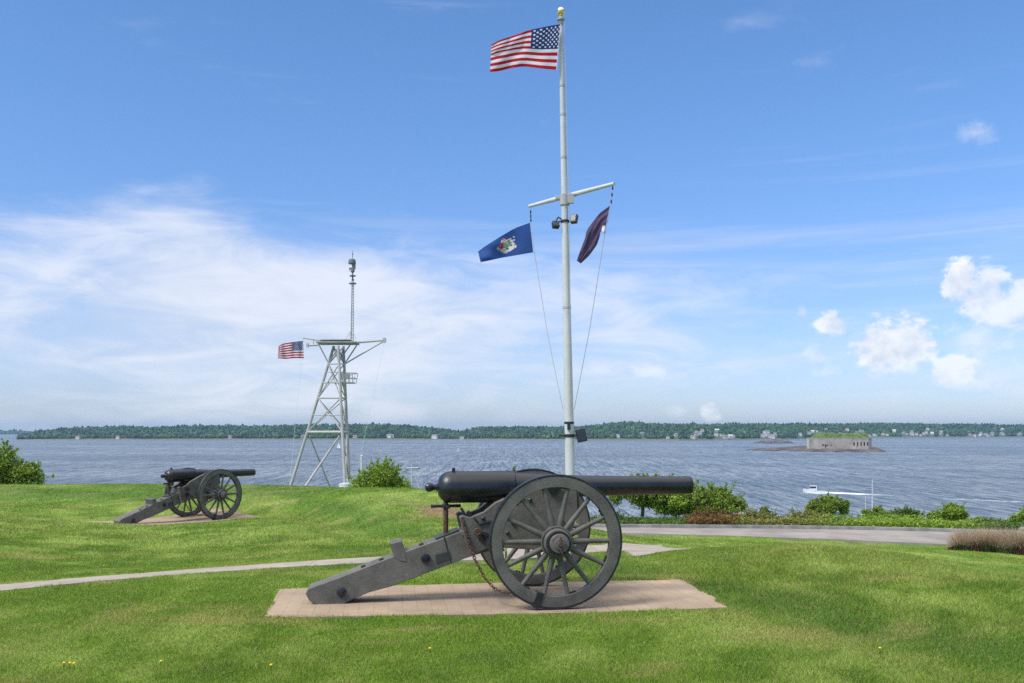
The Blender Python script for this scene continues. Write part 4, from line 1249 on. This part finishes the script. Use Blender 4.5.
flag('flag', [(0, 561.8, 23.8), (.25, 547.5, 26.3), (.45, 528.5, 30.2), (.62, 520.5, 33.2), (.8, 508, 37.5), (.93, 496.5, 41), (1.0, 489.5, 46)],
     [(0, 557.8, 70), (.25, 543.5, 68.8), (.5, 523, 66.3), (.7, 510.5, 68.2), (.85, 499, 71.3), (1.0, 488.7, 72.2)], 23.84,
     lambda u, v: 0.10 * u * np.sin(u * 11 + v * 2.5) - 0.08 * np.clip((u - .25) / .75, 0, 1) * np.clip((.5 - v) / .5, 0, 1) + 0.05 * np.sin(u * 19 - v * 7) * u + .04 * np.sin(v * 9 + u * 5) * u,
     us_pattern, US, 240, 156, 'large stars and stripes flag blowing left from the top of the tall white flagpole', 'stars and stripes flags', us_v)
flag('flag', [(0, 303.8, 340.8), (.4, 293, 342), (.75, 283, 343.5), (1, 278.2, 346.5)], [(0, 304.6, 358.4), (.35, 295, 358), (.7, 285.5, 359), (1, 277.4, 358.2)], 60.0,
     lambda u, v: 0.18 * u * np.sin(u * 10 + v * 2) + .05 * np.sin(u * 21), us_pattern, US, 130, 104,
     'small stars and stripes flag flying from the lattice tower yard', 'stars and stripes flags')
flag('flag', [(0, 530.8, 222.3), (.3, 514.5, 228.3), (.6, 498, 238), (.85, 484, 247), (1, 477.3, 252)], [(0, 534.2, 252.2), (.3, 518, 255), (.6, 501.5, 257.8), (.85, 487, 261), (1, 479.6, 262.4)], 25.2,
     lambda u, v: 0.11 * u * np.sin(u * 8 - v * 3) + 0.05 * np.sin(u * 15 + v * 6) * u - .10 * u * v, state_pattern, [M['fblue'], M['fgrey'], M['fgreen'], M['ftan'], M['fred']], 150, 96,
     'deep blue flag with a pale crest, under the left yardarm', 'flags on the yardarm')
flag('flag', [(0, 610.8, 205), (.25, 599, 213.5), (.5, 586, 231), (.62, 586, 236), (.8, 580, 251), (1, 576.5, 261.5)], [(0, 604.8, 234), (.15, 600.5, 231), (.3, 600, 236), (.5, 597, 245), (.75, 589, 256), (1, 580, 264.2)], 22.9,
     lambda u, v: 0.05 * np.sin(v * 11 + u * 4) * (0.35 + u) + 0.02 * np.sin(v * 19 - u * 9) + 0.4 * u, lambda u, v: np.where((u > .03) & (u < .13) & (v > .72), 1, 0), [M['fplum'], M['fgrey']], 70, 60,
     'dark plum flag hanging in folds under the right yardarm', 'flags on the yardarm')

# ------------------------------------------------------------------ flagpole
def flagpole():
    Y = 24.0
    b = at(569.8, 522, Y); zb = gz(b.x, b.y)
    t = empty('flagpole', (b.x, b.y, zb))
    o = Vector((b.x, b.y, zb))
    def L(px, py, Yy=Y): return at(px, py, Yy) - o
    base = L(571.5, 522); base.z = -0.1
    top = L(560.8, 23)
    mb = MB(); ks = [0, .1, .3, .5, .7, .85, 1]
    mb.tube([base.lerp(top, k) for k in ks], [0.132 - 0.080 * k ** 1.2 for k in ks], 24)
    pole = mb.build('pole', M['white_paint'], t)
    def onp(py): 
        k = (522 - py) / (522 - 23.0); return base.lerp(top, max(0, min(1, k)))
    for py, rr_ in ((84, .072), (112, .077), (154, .084), (300, .108)):
        mb = MB(); mb.lathe([(-0.03, rr_), (0.03, rr_)], 'Z', 20, onp(py)); mb.build('joint_band', M['grey_galv'], pole)
    mb = MB(); mb.lathe([(-.1, .052), (-.02, .06), (0.0, .075), (.03, .045), (.06, .045), (.07, .10), (.10, .105), (.12, .08), (.13, .05), (.19, .04)], 'Z', 20, top)
    mb.build('truck', M['grey_galv'], t)
    mb = MB(); mb.lathe([(-.115 * math.cos(PI * k / 14), .105 * math.sin(PI * k / 14) + .0005) for k in range(15)], 'Z', 24, top + Vector((0, 0, .285)))
    mb.build('finial_ball', M['gold'], t)
    # yardarm
    yl, yr = L(529.3, 206.2, 25.25), L(614.3, 183.6, 22.9)
    mb = MB(); mb.tube([yl, yl.lerp(yr, .45), yr], [.042, .065, .042], 14); yard = mb.build('yardarm', M['white_paint'], t)
    pc = onp(195)
    mb = MB(); mb.lathe([(-.14, .118), (.14, .118)], 'Z', 20, pc); mb.box(pc + Vector((.15, -.12, 0)), (.16, .10, .24)); mb.box(pc + Vector((-.17, .02, .06)), (.12, .08, .08)); mb.build('clamp', M['grey_galv'], yard, bevel=.006)
    # floodlights under the yard
    pf = onp(216)
    def flood(c, s, rot):
        mb = MB(); mb.box(c, s, rot); 
        mb.box(c + rot @ Vector((0, -s[1] * .52, 0)), (s[0] * .86, .01, s[2] * .8), rot, 1)
        return mb.build('floodlight', [M['black_lamp'], M['boat_dark']], t, bevel=.008)
    flood(pf + Vector((-.24, -.05, -.10)), (.17, .12, .17), Matrix.Rotation(R(18), 3, 'Z') @ Matrix.Rotation(R(-25), 3, 'X'))
    flood(pf + Vector((.23, -.1, .04)), (.16, .12, .22), Matrix.Rotation(R(-30), 3, 'Z') @ Matrix.Rotation(R(-20), 3, 'X'))
    mb = MB()
    mb.tube([pf + Vector((-.24, -.03, .0)), pf + Vector((-.17, -.03, .10)), pf + Vector((-.1, -.03, .05))], .022, 8)
    mb.tube([pf + Vector((-.28, -.03, -.02)), pf + Vector((.3, -.06, -.0))], .02, 8)
    mb.lathe([(-.03, .11), (.03, .11)], 'Z', 18, pf); mb.build('lamp_bracket', M['black_lamp'], t)
    pl = onp(424.5)
    flood(pl + Vector((.30, -.06, -.0)), (.24, .10, .32), Matrix.Rotation(R(-12), 3, 'Y') @ Matrix.Rotation(R(10), 3, 'Z'))
    mb = MB(); mb.lathe([(-.04, .135), (.04, .135)], 'Z', 20, pl); mb.tube([pl + Vector((-.26, -.06, 0)), pl + Vector((.2, -.06, 0))], .022, 8); mb.box(pl + Vector((-.2, -.06, .0)), (.12, .06, .05))
    mb.lathe([(-.03, .128), (.03, .128)], 'Z', 20, onp(412)); mb.box(onp(415) + Vector((-.02, -.15, 0)), (.08, .06, .2))
    mb.build('lamp_bracket', M['black_lamp'], t, bevel=.004)
    # halyards
    def rope(pts_):
        mb = MB(); mb.tube(pts_, .0085, 5); return mb.build('halyard', M['rope'], t)
    a0 = L(530.5, 207, 25.2); a1 = L(531, 222, 25.2); a2 = L(534.3, 252.5, 25.2); a3 = L(563, 410, 24.1)
    rope([a0, a1, a2, a2.lerp(a3, .5) + Vector((-.02, 0, -.12)), a3])
    b0 = L(613, 186, 22.9); b1 = L(611, 205, 22.9); b2 = L(604.8, 234, 22.9); b3 = L(574, 410, 23.9)
    rope([b0, b1, b2, b2.lerp(b3, .5) + Vector((.02, 0, -.1)), b3])
    c0 = top + Vector((.09, -.05, .02)); c1 = onp(405) + Vector((.02, -.15, 0))
    rope([c0, c0.lerp(c1, .5) + Vector((.06, 0, 0)), c1])
    mb = MB()
    for p, q in ((L(530.6, 212, 25.2), L(530.9, 221, 25.2)), (L(612.6, 188, 22.9), L(611.2, 203, 22.9))):
        for k in range(3): mb.lathe([(-.05, .012), (0, .022), (.05, .012)], 'Z', 8, p.lerp(q, k / 2.2))
    mb.build('snap_hook', M['black_lamp'], t)
    # heading strip at the hoist of the big flag
    tag(t, 'tall white flagpole with a gilt ball, slanting yardarm and floodlights behind the near cannon', 'flagpole')
flagpole()

# ------------------------------------------------------------------ lattice tower
def tower():
    Y = 60.0
    zb = gz(*(at(330, 490, Y).xy))
    o = Vector((at(330, 490, Y).x, Y, zb))
    t = empty('lattice_tower', o)
    def L(px, py, Yy=Y): return at(px, py, Yy) - o
    def foot(p0, p1):
        """extend the leg to the ground"""
        d = p1 - p0; k = (-0.1 - p0.z) / d.z; return p0 + d * k
    def leg(a, b, r, nm='leg'):
        mb = MB(); mb.tube([a, foot(a, b)], [r * .85, r], 12); return mb.build(nm, M['grey_galv'], t)
    A0, A1 = L(334, 346, 60), L(291, 485, 60)
    B0, B1 = L(338.2, 346, 59.2), L(345.2, 489, 58)
    C0, C1 = L(343.4, 346, 61), L(349.6, 489, 62)
    D0, D1 = L(338, 346, 61.6), L(321.5, 485, 64)
    leg(A0, A1, .10); leg(B0, B1, .10); leg(C0, C1, .10); leg(L(339.5, 436, 60.2), L(305, 487, 58.5), .075, 'strut'); leg(L(309.5, 436, 60.3), L(330, 487, 63.0), .05, 'strut')
    def on(p, q, py):
        # point along a leg at an image row
        lo, hi = 0.0, 1.2
        for _ in range(40):
            m_ = (lo + hi) / 2; w = p.lerp(q, m_) + o; y = HY - (w.z - CZ) / w.y * F
            if y < py: lo = m_
            else: hi = m_
        return p.lerp(q, lo)
    def brace(a, b, r=.06):
        mb = MB(); mb.tube([a, b], r, 8); mb.build('brace', M['grey_galv'], t)
    for py, r in ((432, .085), (415, .035), (398, .06), (382.5, .055), (372, .03), (364, .045), (355, .03)):
        a, b, c = on(A0, A1, py), on(B0, B1, py), on(C0, C1, py)
        brace(a, b, r); brace(a, c, r * .8); brace(b, c, r * .8)
    for y0, y1 in ((398, 432), (364, 398), (347, 364)):
        for (p, q, pp, qq) in ((A0, A1, B0, B1), (A0, A1, C0, C1), (B0, B1, C0, C1)):
            brace(on(p, q, y0), on(pp, qq, y1), .038); brace(on(pp, qq, y0), on(p, q, y1), .038)
    brace(on(B0, B1, 432), on(C0, C1, 485), .05); brace(on(C0, C1, 432), on(B0, B1, 485), .05)
    # head platform
    mb = MB(); c = L(338, 343.2); mb.box(c + Vector((0, 0, .0)), (2.5, 1.6, .10)); mb.box(c + Vector((-.1, 0, .16)), (1.9, 1.2, .07)); mb.box(L(346, 341), (.3, .4, .2)); mb.box(L(333, 340.5) , (.35, .4, .16)); mb.box(L(326, 340.8), (.2, .3, .2))
    plat = mb.build('platform', M['grey_mid'], t, bevel=.02)
    mb = MB()
    for a, b in ((L(318.5, 344), L(329, 364)), (L(357, 345), L(343.5, 365.5)), (L(384, 341), L(343.8, 364.5)), (L(350, 345), L(341, 358))):
        mb.tube([a, b], .045, 8)
    mb.build('knee_brace', M['grey_galv'], plat)
    mb = MB(); mb.tube([L(355, 342.6), L(384.5, 340.2)], [.075, .06], 8); mb.box(L(384.5, 340.2), (.2, .2, .28)); mb.tube([L(318, 345), L(307.5, 345.5)], .06, 8); mb.box(L(307.5, 345.3), (.12, .16, .26))
    mb.tube([L(326, 341.3), L(303, 338)], [.05, .04], 8); mb.tube([L(313.5, 339), L(313.5, 345)], .03, 6)
    mb.build('yard', M['grey_galv'], t)
    # lookout basket
    mb = MB(); c = L(348.5, 383)
    x0, x1 = L(343.5, 383).x, L(355, 383).x
    mb.box(c, (x1 - x0, 1.0, .06))
    for zz_ in (.3, .62):
        for s in (-.5, .5):
            mb.tube([(x0, s, c.z + zz_), (x1 + zz_ * .15, s, c.z + zz_)], .022, 6)
        mb.tube([(x1 + zz_ * .15, -.5, c.z + zz_), (x1 + zz_ * .15, .5, c.z + zz_)], .022, 6)
    for fx in (0, .33, .66, 1):
        for s in (-.5, .5): mb.tube([(x0 + (x1 - x0) * fx, s, c.z), (x0 + (x1 - x0) * fx + (.1 if fx == 1 else 0), s, c.z + .64)], .022, 6)
    mb.tube([(x0, -.5, c.z), (x1, -.5, c.z + .6)], .02, 6)
    mb.box((x0 + .2, 0, c.z + .45), (.3, .3, .25))
    mb.build('lookout_basket', M['grey_galv'], t)
    # topmast: slim lattice
    m0, m1 = L(351.8, 342), L(352.6, 279)
    mb = MB(); n = 22
    offs = [(.10, 0), (-.05, .087), (-.05, -.087)]
    for dx, dy in offs: mb.tube([m0 + Vector((dx, dy, 0)), m1 + Vector((dx * .7, dy * .7, 0))], .024, 6)
    for k in range(n):
        for q in range(3):
            a = m0.lerp(m1, k / n) + Vector((*offs[q], 0)) * (1 - .3 * k / n); b = m0.lerp(m1, (k + 1) / n) + Vector((*offs[(q + 1) % 3], 0)) * (1 - .3 * (k + 1) / n)
            mb.tube([a, b], .014, 5)
    tm = mb.build('topmast', M['grey_galv'], t)
    mb = MB()
    ap = m0.lerp(m1, .22)
    for px in (344, 347.5, 356.5): mb.tube([ap, L(px, 341.5, 59.5)], .02, 6)
    mb.build('stay', M['grey_galv'], tm)
    mb = MB()
    u = m1
    mb.lathe([(0, .05), (1.3, .035)], 'Z', 10, u + Vector((0, 0, -.1)))
    for z_, r_ in ((-.29, .24), (.20, .20)): mb.lathe([(z_ - .03, r_), (z_ + .03, r_)], 'Z', 14, u)
    mb.lathe([(.42, .09), (.47, .13), (.70, .13), (.74, .09)], 'Z', 12, u)
    mb.box(u + Vector((.1, 0, .80)), (.16, .22, .32)); mb.box(u + Vector((-.1, .05, .66)), (.2, .1, .1)); mb.lathe([(.92, .06), (.96, .24), (1.04, .25), (1.24, .21), (1.30, .08)], 'Z', 14, u + Vector((-.03, 0, 0)))
    mb.tube([u + Vector((0, 0, 1.28)), u + Vector((0, 0, 1.85))], [.025, .012], 6); mb.lathe([(1.55, .02), (1.6, .06), (1.65, .02)], 'Z', 8, u)
    mb.tube([u + Vector((-.22, 0, .5)), u + Vector((-.2, 0, .72)), u + Vector((0, 0, .62))], .022, 6)
    mb.build('antenna', M['grey_dark'], t)
    # halyards from the yard ends
    for a, b in ((L(303.5, 339), L(289.5, 484, 58)), (L(384.5, 341), L(356, 478, 58))):
        mb = MB(); mb.tube([a, foot(a, b)], .008, 5); mb.build('halyard', M['white_paint'], t)
    mb = MB()
    for p in (foot(B0, B1), foot(C0, C1)): mb.lathe([(-.2, .45), (.85, .42), (.9, .2)], 'Z', 14, Vector((p.x, p.y, 0)))
    mb.build('footing', M['white_paint'], t)
    tag(t, 'grey steel lattice lookout tower with a slim aerial mast, beyond the grass berm', 'tower')
tower()

def signal_mast():
    Y = 78.0; p = at(411.8, 490, Y); zb = gz(p.x, p.y); o = Vector((p.x, p.y, zb))
    t = empty('signal_mast', o)
    def L(px, py): return at(px, py, Y) - o
    mb = MB(); tp = L(411.8, 464.5); mb.tube([(tp.x, 0, -.1), tp], [.075, .05], 10); mb.build('pole', M['white_paint'], t)
    mb = MB(); mb.tube([L(406.5, 468.3), L(420, 467.6)], .05, 8); mb.build('crossarm', M['white_paint'], t)
    mb = MB(); a = L(419, 468); a.z += 0; mb.box(a + Vector((0, -.02, -.02)), (.12, .12, .16)); mb.build('lamp', M['grey_dark'], t)
    mb = MB(); a = L(413.5, 471); b = L(419.5, 489); k = (-.1 - a.z) / (b.z - a.z); mb.tube([a, a + (b - a) * k], .04, 6); mb.build('strut', M['white_paint'], t)
    tag(t, 'short white mast with a crossarm behind the berm, right of the rounded bush', 'mast')
    p = at(361.8, 490, 66); zb = gz(p.x, p.y); tp = at(361.8, 456.5, 66)
    mb = MB(); mb.tube([(0, 0, -.1), (0, 0, tp.z - zb)], [.1, .085], 12); mb.lathe([(tp.z - zb, .09), (tp.z - zb + .05, .1), (tp.z - zb + .1, .03)], 'Z', 12)
    o = mb.build('post', M['white_paint']); o.location = (p.x, p.y, zb)
    tag(o, 'plain white post between the lattice tower and the rounded bush', 'post')
signal_mast()

# ------------------------------------------------------------------ shrubs and trees
def leaves(lobes, n, size, tints, name, parent, shell=0.35):
    """lobes: (cx, cy, cz, rx, ry, rz); n leaf faces spread through them, denser near the surface"""
    lb = np.array(lobes, float); vol = lb[:, 3] * lb[:, 4] * lb[:, 5]
    k = rng.choice(len(lb), n, p=vol / vol.sum())
    d = rng.normal(size=(n, 3)); d /= np.linalg.norm(d, axis=1)[:, None]
    # sprays: leaves gather around twig ends
    rad = shell + (1 - shell) * rng.random(n)
    rad *= 0.78 + 0.5 * vnoise(d[:, 0] * 3.1 + k * 7 + 40, d[:, 2] * 3.1 + d[:, 1] * 2.3 + 40)
    c = lb[k, :3] + d * rad[:, None] * lb[k, 3:]
    # leafy shoots that break the outline
    ns = 30 + 5 * len(lb); m = int(n * 0.30)
    ks = rng.choice(len(lb), ns, p=(lb[:, 3] ** 2) / (lb[:, 3] ** 2).sum())
    ds = rng.normal(size=(ns, 3)) + np.array([0, 0, 0.75]); ds[:, 2] = np.where(ds[:, 2] < -.2, -ds[:, 2], ds[:, 2]); ds /= np.linalg.norm(ds, axis=1)[:, None]
    st = lb[ks, :3] + ds * lb[ks, 3:] * 0.55
    ln = (lb[ks, 3] * (0.45 + 0.55 * rng.random(ns)))[:, None]
    dr = ds * np.array([1, 1, 0.8]) + rng.normal(size=(ns, 3)) * 0.25 + np.array([0, 0, 0.2])
    q = rng.integers(0, ns, m); f = rng.random(m)[:, None] ** 0.8
    c[:m] = st[q] + dr[q] * ln[q] * f + rng.normal(size=(m, 3)) * (0.13 * ln[q] * (1.15 - f))
    c += rng.normal(size=(n, 3)) * size * 0.6
    nrm = d * 0.6 + rng.normal(size=(n, 3)) * 0.8 + np.array([0, 0, 0.5]); nrm /= np.linalg.norm(nrm, axis=1)[:, None]
    a = np.cross(nrm, rng.normal(size=(n, 3))); a /= np.linalg.norm(a, axis=1)[:, None]
    b = np.cross(nrm, a)
    s = size * (0.6 + 0.8 * rng.random(n))[:, None]
    v = np.stack([c + a * s, c + b * s * .48 + nrm * s * .08, c - a * s, c - b * s * .48 + nrm * s * .08], 1).reshape(-1, 3)
    tt = np.array(tints)[rng.integers(0, len(tints), n)] * (0.7 + 0.6 * rng.random(n))[:, None]
    lobt = 0.8 + 0.4 * rng.random(len(lb)); tt *= lobt[k][:, None]
    return fast_mesh(name, v, np.arange(n * 4), 4, M['leaf'], parent, tint=np.repeat(tt, 4, 0))

GREEN = [(0.18, 0.27, 0.033), (0.24, 0.33, 0.054), (0.12, 0.198, 0.027), (0.3, 0.384, 0.09)]
BRIGHT = [(0.228, 0.342, 0.038), (0.3, 0.408, 0.06), (0.144, 0.24, 0.03)]
OLIVE = [(0.252, 0.252, 0.06), (0.18, 0.216, 0.053), (0.3, 0.276, 0.083), (0.144, 0.168, 0.045)]
REDDISH = [(0.21, 0.11, 0.045), (0.15, 0.12, 0.035), (0.24, 0.14, 0.055), (0.13, 0.075, 0.035)]
DARKG = [(0.096, 0.168, 0.038), (0.138, 0.204, 0.048), (0.066, 0.132, 0.03)]

def shrub(name, label, cat, x0, x1, ytop, Y, tints, n0, size0, nl=9, seed=0, ybase=None, trunk=None, group=None, flat=1.0):
    """a bush or small tree spanning columns x0..x1 with its top at row ytop, at distance Y"""
    r = random.Random(seed + 11)
    n = int(n0 * 1.9); size = size0 * 0.70
    cxp = (x0 + x1) / 2
    p = at(cxp, 0, Y); zb = gz(p.x, p.y)
    ztop = at(cxp, ytop, Y).z; H = (ztop - zb) * 0.90; W = (x1 - x0) / F * Y / 2
    t = empty(name, (p.x, p.y, zb))
    lobes = []
    c0 = H * (0.5 if trunk is None else 0.62)
    for k in range(nl):
        a = r.uniform(0, 2 * PI); q = r.uniform(0.1, 0.66)
        lx = math.cos(a) * W * q; ly = math.sin(a) * W * q * 0.8
        room = 1 - q * 0.75
        lz = c0 + r.uniform(-.35, .42) * H * (0.9 if trunk is None else 0.6) * room
        s = r.uniform(0.26, 0.44)
        rz_ = min(s * H * 0.62 * flat, (H - lz) * 1.0)
        lobes.append((lx, ly, lz, s * W, s * W, max(.08, rz_)))
    # one lobe fixes the top, two fix the sides
    lobes.append((W * r.uniform(-.2, .2), 0, H * .84, W * .24, W * .24, H * .14))
    lobes.append((-W * .74, 0, c0 * .9, W * .24, W * .3, H * .22)); lobes.append((W * .74, 0, c0 * .85, W * .24, W * .3, H * .2))
    leaves(lobes, n, size, tints, 'crown' if trunk else 'foliage', t)
    mb = MB()
    tr_ = trunk or 0.035
    if trunk: mb.tube([(0, 0, -.15), (.02 * H, 0, H * .25), (0, .02, H * .45)], [tr_ * 1.25, tr_, tr_ * .8], 10)
    for lx, ly, lz, rx, ry, rz_ in lobes:
        st = Vector((0, .02, H * .38)) if trunk else Vector((lx * .12, ly * .12, -.1))
        en = Vector((lx, ly, lz + rz_ * .4)); md = st.lerp(en, .5) + Vector((0, 0, .08 * H))
        mb.tube([st, md, en], [tr_ * .55, tr_ * .38, tr_ * .12], 6)
        for q in range(5):
            e2 = en + Vector((r.uniform(-1, 1) * rx, r.uniform(-1, 1) * ry, r.uniform(-.4, 1) * rz_)) * .9
            mb.tube([md.lerp(en, .6), e2], [tr_ * .2, tr_ * .06], 5)
    mb.build('trunk' if trunk else 'stems', M['bark'], t)
    tag(t, label, cat, group)
    return t

shrub('shrub', 'leafy green bush at the left edge, rising behind the berm', 'shrub', -34, 43, 437, 44, GREEN, 12000, .085, 14, 1)
shrub('shrub', 'rounded bright green bush at the foot of the lattice tower', 'shrub', 348, 414, 458, 46, BRIGHT, 10000, .08, 13, 2)
shrub('shrub', 'bush top just peeking over the near cannon breech', 'shrub', 486, 530, 465.5, 50, GREEN, 5000, .085, 8, 3)
shrub('small_tree', 'small tree with a visible trunk under the near cannon muzzle', 'tree', 606, 678, 472, 52, GREEN, 15000, .09, 13, 4, trunk=.10)
shrub('shrub', 'mid green shrub between the small tree and the dome-shaped bush', 'shrub', 652, 700, 489, 51, BRIGHT, 8000, .085, 9, 5)
shrub('shrub', 'big dome-shaped green bush right of the cannon muzzle', 'shrub', 676, 750, 483, 51.5, GREEN, 17000, .085, 15, 6)
shrub('shrub', 'low green shrub behind the road, left of the trunk of the small tree', 'shrub', 592, 634, 513, 49.6, DARKG, 3500, .07, 7, 7)
shrub('shrub', 'russet-leaved low shrub below the dome-shaped bush', 'shrub', 688, 738, 513.5, 49.4, REDDISH, 6500, .07, 9, 8)
shrub('shrub', 'low olive and russet shrub in front of the red boat', 'shrub', 728, 790, 517, 49.4, OLIVE, 6500, .07, 11, 9)
shrub('shrub', 'dark twiggy shrub just right of the red boat', 'shrub', 753, 776, 507.5, 51, DARKG, 1400, .075, 6, 10)
shrub('shrub', 'low yellow-green shrub left of the tall bright bush', 'shrub', 780, 838, 515.5, 49.3, OLIVE, 6500, .07, 11, 11)
shrub('shrub', 'tall bright bush below the motor boat', 'shrub', 804, 850, 492.5, 51, GREEN, 8000, .08, 10, 12)
shrub('shrub', 'small shrub at the foot of the bare sailboat masts', 'shrub', 862, 892, 506, 50.5, GREEN, 3200, .075, 7, 13)
shrub('shrub', 'small loose shrub right of the bare sailboat masts', 'shrub', 888, 924, 508, 50.5, DARKG, 3200, .075, 7, 14)
shrub('shrub', 'rounded bright bush at the end of the visible road', 'shrub', 928, 968, 503, 48.5, BRIGHT, 6500, .075, 9, 15)
shrub('shrub', 'bright bush cut off by the right edge, above the tan grass', 'shrub', 1008, 1050, 508, 47.5, BRIGHT, 5000, .075, 8, 16)

def ground_cover():
    """low planting behind the kerb"""
    n = 34000
    px = 560 + (1080 - 560) * rng.random(n)
    back = np.interp(px, [545, 621, 780, 850, 915, 958, 1040, 1200], [yroad(v) for v in (527.6, 528, 529.2, 530.2, 531.6, 532.8, 536, 541)])
    Y = back + 0.45 + 2.6 * rng.random(n)
    X = (px - CX) / F * Y
    hh = (0.25 + 0.55 * fbm(X * .8, Y * .8, 4)) * np.where(px > 835, 0.95, np.where(px > 684, 0.9, 0.6))
    Z = hgt(X, Y) + hh * (0.25 + 0.75 * rng.random(n)) * 1.0
    c = np.stack([X, Y, Z], -1)
    nrm = rng.normal(size=(n, 3)) * .8 + np.array([0, -.2, .7]); nrm /= np.linalg.norm(nrm, axis=1)[:, None]
    a = np.cross(nrm, rng.normal(size=(n, 3))); a /= np.linalg.norm(a, axis=1)[:, None]; b = np.cross(nrm, a)
    s = .065 * (0.6 + .8 * rng.random(n))[:, None]
    v = np.stack([c + a * s, c + b * s * .5, c - a * s, c - b * s * .5], 1).reshape(-1, 3)
    g = np.array(BRIGHT)[rng.integers(0, 3, n)]; d = np.array(DARKG)[rng.integers(0, 3, n)]
    f = np.clip((px - 800) / 60, 0, 1)[:, None] * np.clip((1000 - px) / 40, 0, 1)[:, None]
    pj = px; px = px + 16 * (fbm(X * 1.7, Y * 1.7 + 4, 3) - .5) + rng.normal(size=n) * 4
    ol = np.array(OLIVE)[rng.integers(0, 4, n)]; rd = np.array(REDDISH)[rng.integers(0, 4, n)]
    d = np.where(((px > 684) & (px < 735))[:, None], rd, d); d = np.where(((px >= 735) & (px < 828))[:, None], ol, d)
    tt = (d * (1 - f) + g * f) * (0.75 + 0.5 * rng.random(n))[:, None]
    o = fast_mesh('ground_cover', v, np.arange(4 * n), 4, M['leaf'], tint=np.repeat(tt, 4, 0))
    tag(o, 'low leafy green planting along the back of the road', 'ground cover', kind='stuff')
ground_cover()

def tall_grass():
    n = 30000
    px = 948 + 105 * rng.random(n) ** 0.9
    front = np.interp(px, [948, 960, 1053], [549.5, 550, 556]); 
    Yf = (CZ + 2.9) * F / (front - HY)
    Y = Yf + 0.1 + 1.5 * rng.random(n)
    X = (px - CX) / F * Y
    edge = np.clip((px - 944) / 16, 0.2, 1) * (0.62 + 0.75 * fbm(X * 2.6, Y * 2.6 + 5, 3))
    Z0 = hgt(X, Y)
    tan = rng.random(n) < 0.62
    h = np.where(tan, 0.55 + .35 * rng.random(n), .18 + .3 * rng.random(n)) * edge * (0.75 + .5 * fbm(X * 1.3, Y * 1.3, 3))
    lean = h * .9 * rng.random(n); la = rng.random(n) * 2 * PI; ang = rng.random(n) * 2 * PI
    w = np.where(tan, .008, .022)
    base = np.stack([X, Y, Z0 + np.where(tan, h * .35, 0)], -1)
    side = np.stack([np.cos(ang) * w, np.sin(ang) * w, 0 * w], -1)
    tip = np.stack([X + np.cos(la) * lean, Y + np.sin(la) * lean, Z0 + h], -1)
    v = np.stack([base - side, base + side, tip], 1).reshape(-1, 3)
    tt = np.where(tan[:, None], np.array([.46, .36, .29]), np.array([.085, .105, .035])) * (.7 + .6 * rng.random(n))[:, None]
    red = (~tan & (fbm(X * 2, Y * 2, 2) > .55))[:, None]
    tt = np.where(red, np.array([.13, .07, .045]), tt)
    o = fast_mesh('tall_grass', v, np.arange(3 * n), 3, M['blade'], tint=np.repeat(tt, 3, 0))
    tag(o, 'bed of feathery tan ornamental grass at the right edge of the lawn', 'grass', kind='stuff')
tall_grass()

def bin_():
    Y = 43.5; p = at(1023.5, 540, Y); zb = gz(p.x, p.y); zt = at(0, 526.5, Y).z - zb
    t = empty('waste_bin', (p.x, p.y, zb))
    mb = MB(); mb.lathe([(0, .03), (zt - .3, .03)], 'Z', 10); mb.build('post', M['grey_dark'], t)
    mb = MB(); mb.lathe([(zt - .36, .10), (zt - .34, .16), (zt - .12, .19), (zt - .11, .17)], 'Z', 18); mb.build('drum', M['black_lamp'], t, bevel=.004)
    mb = MB(); mb.lathe([(zt - .11, .19), (zt - .07, .17), (zt - .02, .1), (zt, .01)], 'Z', 18); mb.build('lid', M['grey_dark'], t)
    tag(t, 'dark drum with a pale domed lid on a thin post at the right edge', 'bin')
bin_()

# ------------------------------------------------------------------ air
def haze():
    m = bpy.data.materials.new('sea_air'); m.use_nodes = True
    t = NT(m.node_tree); t.n.clear()
    out = t.new('ShaderNodeOutputMaterial'); v = t.new('ShaderNodeVolumePrincipled')
    v.inputs['Color'].default_value = (0.48, 0.72, 1.0, 1)
    v.inputs['Density'].default_value = 0.00005
    v.inputs['Anisotropy'].default_value = 0.2
    t.l.new(v.outputs[0], out.inputs['Volume'])
    mb = MB(); mb.box((0, 6000, (WZ - 4 + 120) / 2), (28400, 18600, 120 - WZ + 4))
    o = mb.build('haze', m, smooth=None)
    tag(o, kind='stuff'); o['label'] = 'thin pale blue sea haze over the bay'; o['category'] = 'haze'
    o.visible_shadow = True
HAZE = True
if HAZE: haze()
